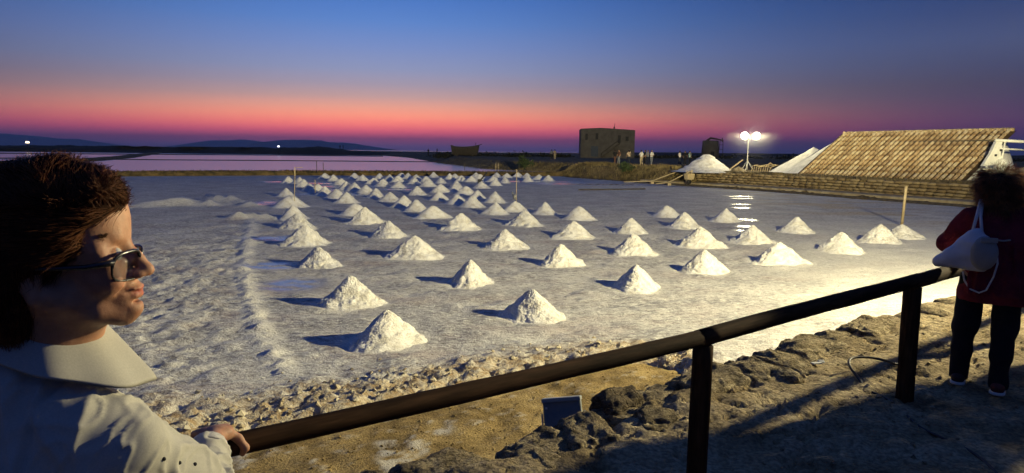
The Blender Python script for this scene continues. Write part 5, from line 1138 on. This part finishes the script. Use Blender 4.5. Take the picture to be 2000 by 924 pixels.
    # shoulder bag
    bag = empty('shoulder_bag', base + Vector((0, 0, .035)), R(-35.5), 'slouchy off-white leather shoulder bag hanging from the shoulder of the woman in red', 'bag'); lm = mk('white_leather', [(.60, .60, .60), (.72, .72, .70)], 5, .42, .25, 30, spec=.45, bdist=.006); lm2 = mk('grey_leather', [(.30, .29, .26), (.38, .37, .33)], 5, .5, .25, 30, bdist=.006)
    b = SDF(axis([(-.42, .12, .006, .006)]), axis([(-.36, .02, .006, .006)]), axis([(.78, 1.22, .006, .006)]))
    b.cap((-.300, -.155, .90), (-.05, -.185, .895), .030, .055, .02); b.cap((-.24, -.165, .95), (-.055, -.19, .97), .035, .070, .03); b.cap((-.15, -.17, 1.04), (-.05, -.185, 1.05), .042, .062, .03); b.cap((-.10, -.165, 1.10), (-.08, -.17, 1.12), .030, .030, .03)
    b.cap((-.310, -.155, .885), (-.115, -.168, 1.095), .018, .032, .06); b.cap((-.245, -.16, .91), (-.10, -.175, 1.03), .034, .050, .05); b.noise(.005, 9, 2); b.above((0, 0, -1), (0, 0, .850)); V, F = b.surf(); V = relax(V, F, 2, .4); link('pouch', mesh_np('pouch', V, F, lm), bag)
    b = SDF(axis([(-.2, .1, .005, .005)]), axis([(-.36, -.02, .005, .005)]), axis([(.78, 1.2, .005, .005)])); b.ell((-.035, -.222, .985), (.086, .055, .122), .01); V, F = b.surf(); V = relax(V, F, 2, .4); link('end_panel', mesh_np('end_panel', V, F, lm2), bag)
    b = MB(); b.box((-.01, -.262, 1.085), (.10, .02, .035), .1); b.tube([(.02, -.262, 1.09), (.07, -.24, 1.085), (.11, -.2, 1.09)], .007, 6); b.build('tab', lm2, bag, bevel=.004)
    b = MB(); b.tube([(-.115, -.17, 1.12), (-.098, -.13, 1.24), (-.085, -.05, 1.352), (-.085, .03, 1.352)], .011, 8); b.build('strap', lm, bag)
    b = MB(); b.tube([(-.055, -.19, 1.11), (-.075, -.13, 1.24), (-.073, -.05, 1.352), (-.073, .03, 1.352)], .011, 8); b.build('strap', lm, bag)
    b = MB(); b.tube([(.035, -.235, 1.03), (.05, -.22, .92), (.035, -.2, .82), (.0, -.195, .72), (-.04, -.19, .695), (-.10, -.175, .715), (-.135, -.15, .77), (-.15, -.13, .83)], .0065, 6); b.build('long_strap', lm, bag)
woman_right()

# everyday figures: each is a continuous body with clothes and hair as children
def figure_meshes(pose, res=.022):
    arms, stance, bend = pose; X = axis([(-.5, .5, res, res)]); Y = axis([(-.4, .5, res, res)]); Z = axis([(-.03, 1.78, res, res)]); out = {}
    hip = [(.085 * k, 0, .86) for k in (-1, 1)]; ank = [(.10 * k + .02, stance * k * .12, .08) for k in (-1, 1)]; sh = [(.165 * k, bend * .1, 1.40) for k in (-1, 1)]
    def limbs(s, r, hands=True):
        for k, (e_, w_) in zip((0, 1), arms): s.cap(sh[k], e_, .045 * r, .038 * r, .03); s.cap(e_, w_, .037 * r, .027 * r, .02)
    s = SDF(X, Y, Z); s.ell((0, bend * .12 + .01, 1.60), (.073, .09, .108), .02); s.cap((0, bend * .12 + .1, 1.585), (0, bend * .12 + .11, 1.57), .014, .014, .012); s.cap((0, bend * .1, 1.52), (0, bend * .08, 1.42), .05, .055, .02); s.cap((-.12, bend * .1, 1.40), (.12, bend * .1, 1.40), .06, .06, .04); s.ell((0, bend * .05, 1.18), (.155, .11, .22), .05); s.ell((0, 0, .92), (.16, .115, .14), .04)
    for h_, a_ in zip(hip, ank): kn = (h_[0] * 1.1, a_[1] * .5 + .02, .48); s.cap(h_, kn, .08, .055, .03); s.cap(kn, a_, .055, .04, .02); s.cap((a_[0], a_[1] - .03, .04), (a_[0], a_[1] + .14, .03), .04, .032, .02)
    limbs(s, 1)
    for k in (0, 1): w = Vector(arms[k][1]); d = (w - Vector(arms[k][0])).normalized(); s.cap(w, w + d * .10, .028, .022, .01)
    out['body'] = s.surf()
    s = SDF(X, Y, Z); s.cap((-.12, bend * .1, 1.41), (.12, bend * .1, 1.41), .07, .07, .04); s.ell((0, bend * .05, 1.18), (.178, .135, .24), .05); s.ell((0, 0, .98), (.175, .13, .12), .05); s.above((0, 0, -1), (0, 0, .90))
    for k in (0, 1): s.cap(sh[k], tuple(Vector(sh[k]).lerp(Vector(arms[k][0]), .8)), .066, .06, .03)
    s.noise(.008, 8); out['shirt'] = s.surf()
    s = SDF(X, Y, Z); s.ell((0, 0, .90), (.172, .128, .12), .05)
    for h_, a_ in zip(hip, ank): kn = (h_[0] * 1.1, a_[1] * .5 + .02, .48); s.cap(h_, kn, .093, .070, .03); s.cap(kn, (a_[0], a_[1], .12), .070, .062, .02)
    out['trousers'] = s.surf()
    s = SDF(X, Y, Z); s.ell((0, bend * .12 - .012, 1.63), (.085, .098, .095), .02); s.ell((0, bend * .12 - .05, 1.56), (.07, .05, .08), .02); s.ell((0, bend * .12 + .11, 1.58), (.09, .07, .085), .01, None, True); out['hair'] = s.surf()
    return out
POSES = [((((-.24, .02, 1.12), (-.22, .16, .92)), ((.24, .02, 1.12), (.22, .14, .90))), .3, 0),
         ((((-.25, .04, 1.13), (-.10, .24, 1.22)), ((.25, .02, 1.12), (.24, .12, .88))), -.6, .4),
         ((((-.24, .08, 1.12), (-.08, .26, 1.10)), ((.24, .08, 1.12), (.08, .26, 1.10))), .8, .2),
         ((((-.27, -.02, 1.14), (-.21, .13, .95)), ((.28, .12, 1.22), (.12, .26, 1.42))), .1, -.2)]
FIG = []
for p in POSES:
    out = figure_meshes(p); FIG.append({k: mesh_np(k, v[0], v[1], M['skin'] if k == 'body' else M['hair2']) for k, v in out.items()})
CL = {'white': cloth('white_shirt', (.62, .60, .55)), 'black': cloth('black_cloth', (.012, .012, .014)), 'khaki': cloth('khaki_cloth', (.42, .34, .2)), 'grey': cloth('grey_cloth', (.16, .17, .19)), 'teal': cloth('pale_teal_shirt', (.34, .48, .42)), 'navy': cloth('navy_cloth', (.02, .025, .045)), 'brown': cloth('brown_cloth', (.10, .05, .035)), 'beige': cloth('beige_cloth', (.36, .28, .2))}
def person(x, y, z, rz, fig, shirt, trousers, label, group, h=1.0):
    e_ = empty('person', (x, y, z), rz, label, 'person', group); e_.scale = (h, h, h)
    for k in ('body', 'shirt', 'trousers', 'hair'):
        o = link(k, FIG[fig][k], e_)
        if k in ('shirt', 'trousers'): o.material_slots[0].link = 'OBJECT'; o.material_slots[0].material = CL[shirt if k == 'shirt' else trousers]
def along_px(px, Y): return (px - 1000) / 1320.0 * Y
G = 'visitors standing on the far bank'
for px, Y, z, rz, fig, s_, t_, lab in (
    (1198, 79, 1.33, .4, 2, 'black', 'brown', 'person in black top standing before the staircase of the house'),
    (1206, 80.5, 1.33, 2.2, 0, 'brown', 'grey', 'person in a brown top beside the one in black, before the house'),
    (1225, 79, 1.33, .2, 3, 'beige', 'navy', 'person in a pale shirt and dark trousers at the right corner of the house'),
    (1249, 80, 1.33, -.5, 0, 'white', 'khaki', 'person in white top and khaki trousers right of the house'),
    (1256, 81, 1.33, 1.6, 3, 'black', 'black', 'person all in black raising an arm, in the group right of the house'),
    (1262, 80.5, 1.33, 2.6, 1, 'grey', 'navy', 'person in grey between the one in black and the white shirt, right of the house'),
    (1269, 79.5, 1.33, 3.6, 2, 'white', 'grey', 'person in a white shirt and grey trousers, rightmost of the group by the house'),
    (1324, 82, 1.30, .8, 1, 'white', 'navy', 'person in a white shirt left of the big bright salt mound'),
    (1334, 83, 1.30, 2.9, 0, 'black', 'black', 'dark-clothed person between a white and a teal shirt near the salt mound'),
    (1343, 82, 1.30, 4.1, 3, 'teal', 'black', 'person in a pale teal shirt just left of the bright salt mound'),
    (1075, 118, 1.42, .3, 0, 'grey', 'black', 'left person of the pale-topped pair on the bank left of the house'),
    (1081, 118, 1.45, -.2, 1, 'beige', 'khaki', 'right person of the pale-topped pair on the bank left of the house'),
    (836, 185, 1.5, .3, 0, 'black', 'black', 'left silhouette of two people on the dark bank left of the boat'),
    (853, 185, 1.6, 1.3, 3, 'black', 'black', 'right silhouette of two people on the dark bank left of the boat'),
    (665, 296, 3.0, .3, 0, 'black', 'black', 'tiny left silhouette on the low ridge below the long island'),
    (671, 296, 3.0, 1.3, 1, 'black', 'black', 'tiny right silhouette on the low ridge below the long island')):
    person(along_px(px, Y), Y, z, rz, fig, s_, t_, lab, G)
G = 'visitors standing along the railing outside the picture'
for x, y, rz, fig, s_, t_, lab in ((4.95, 5.45, -.6, 0, 'black', 'navy', 'visitor in black behind the railing, nearest to the woman in red'),
    (5.15, 5.0, .2, 2, 'brown', 'navy', 'visitor in brown standing behind the first one'), (5.2, 4.5, -.3, 1, 'grey', 'black', 'visitor in grey standing in the middle of the group'),
    (5.0, 4.05, .4, 3, 'navy', 'black', 'visitor in navy raising a hand'), (4.7, 3.55, -.2, 0, 'beige', 'brown', 'visitor in beige at the near end of the group'), (5.35, 5.9, -.9, 2, 'navy', 'khaki', 'visitor in navy leaning on the railing'),
    (4.3, 3.0, 1.1, 1, 'black', 'grey', 'visitor in a black top standing on the path apart from the group')):
    person(x, y, 1.0, rz, fig, s_, t_, lab, G, 1.04)
# ------------------------------------------------------------------ evening haze
hz = bpy.data.materials.new('evening_haze'); hz.use_nodes = True; n = hz.node_tree.nodes; n.remove(n['Principled BSDF']); v = n.new('ShaderNodeVolumePrincipled')
v.inputs['Density'].default_value = HAZE; v.inputs['Color'].default_value = (.96, .97, 1, 1); v.inputs['Anisotropy'].default_value = 0.0
hz.node_tree.links.new(v.outputs[0], n['Material Output'].inputs['Volume'])
b = MB(); b.box((0, 14500, 280), (60000, 36000, 568)); tag(b.build('haze', hz), 'thin evening haze over the sea and the pans', kind='stuff')

# added glow volume imitating lens glare around the two heads of the work light
gm_ = bpy.data.materials.new('added_glow'); gm_.use_nodes = True; t = gm_.node_tree; n = t.nodes; n.remove(n['Principled BSDF']); v = n.new('ShaderNodeVolumePrincipled'); v.inputs['Color'].default_value = (.95, .95, .92, 1); v.inputs['Anisotropy'].default_value = .3
c = n.new('ShaderNodeTexCoord'); ln = n.new('ShaderNodeVectorMath'); ln.operation = 'LENGTH'; t.links.new(c.outputs['Object'], ln.inputs[0]); mr_ = n.new('ShaderNodeMapRange'); mr_.inputs[1].default_value = 0; mr_.inputs[2].default_value = 1; mr_.inputs[3].default_value = 1; mr_.inputs[4].default_value = 0; t.links.new(ln.outputs['Value'], mr_.inputs[0])
pw = n.new('ShaderNodeMath'); pw.operation = 'POWER'; pw.inputs[1].default_value = 1.5; t.links.new(mr_.outputs[0], pw.inputs[0]); ml = n.new('ShaderNodeMath'); ml.operation = 'MULTIPLY'; ml.inputs[1].default_value = .055; t.links.new(pw.outputs[0], ml.inputs[0]); t.links.new(ml.outputs[0], v.inputs['Density']); t.links.new(v.outputs[0], n['Material Output'].inputs['Volume'])
b = MB(); n_ = 16; b.add([(math.sin(math.pi * i / n_) * math.cos(2 * math.pi * j / n_), math.sin(math.pi * i / n_) * math.sin(2 * math.pi * j / n_), math.cos(math.pi * i / n_)) for i in range(n_ + 1) for j in range(n_)], [(i * n_ + j, (i + 1) * n_ + j, (i + 1) * n_ + (j + 1) % n_, i * n_ + (j + 1) % n_) for i in range(n_) for j in range(n_)], True)
o = b.build('lamp_glow', gm_); o.location = (20.87, 60.0, 4.25); o.scale = (2.9, 2.9, 2.8); tag(o, 'faint glow added around the work light heads, imitating glare', kind='stuff')
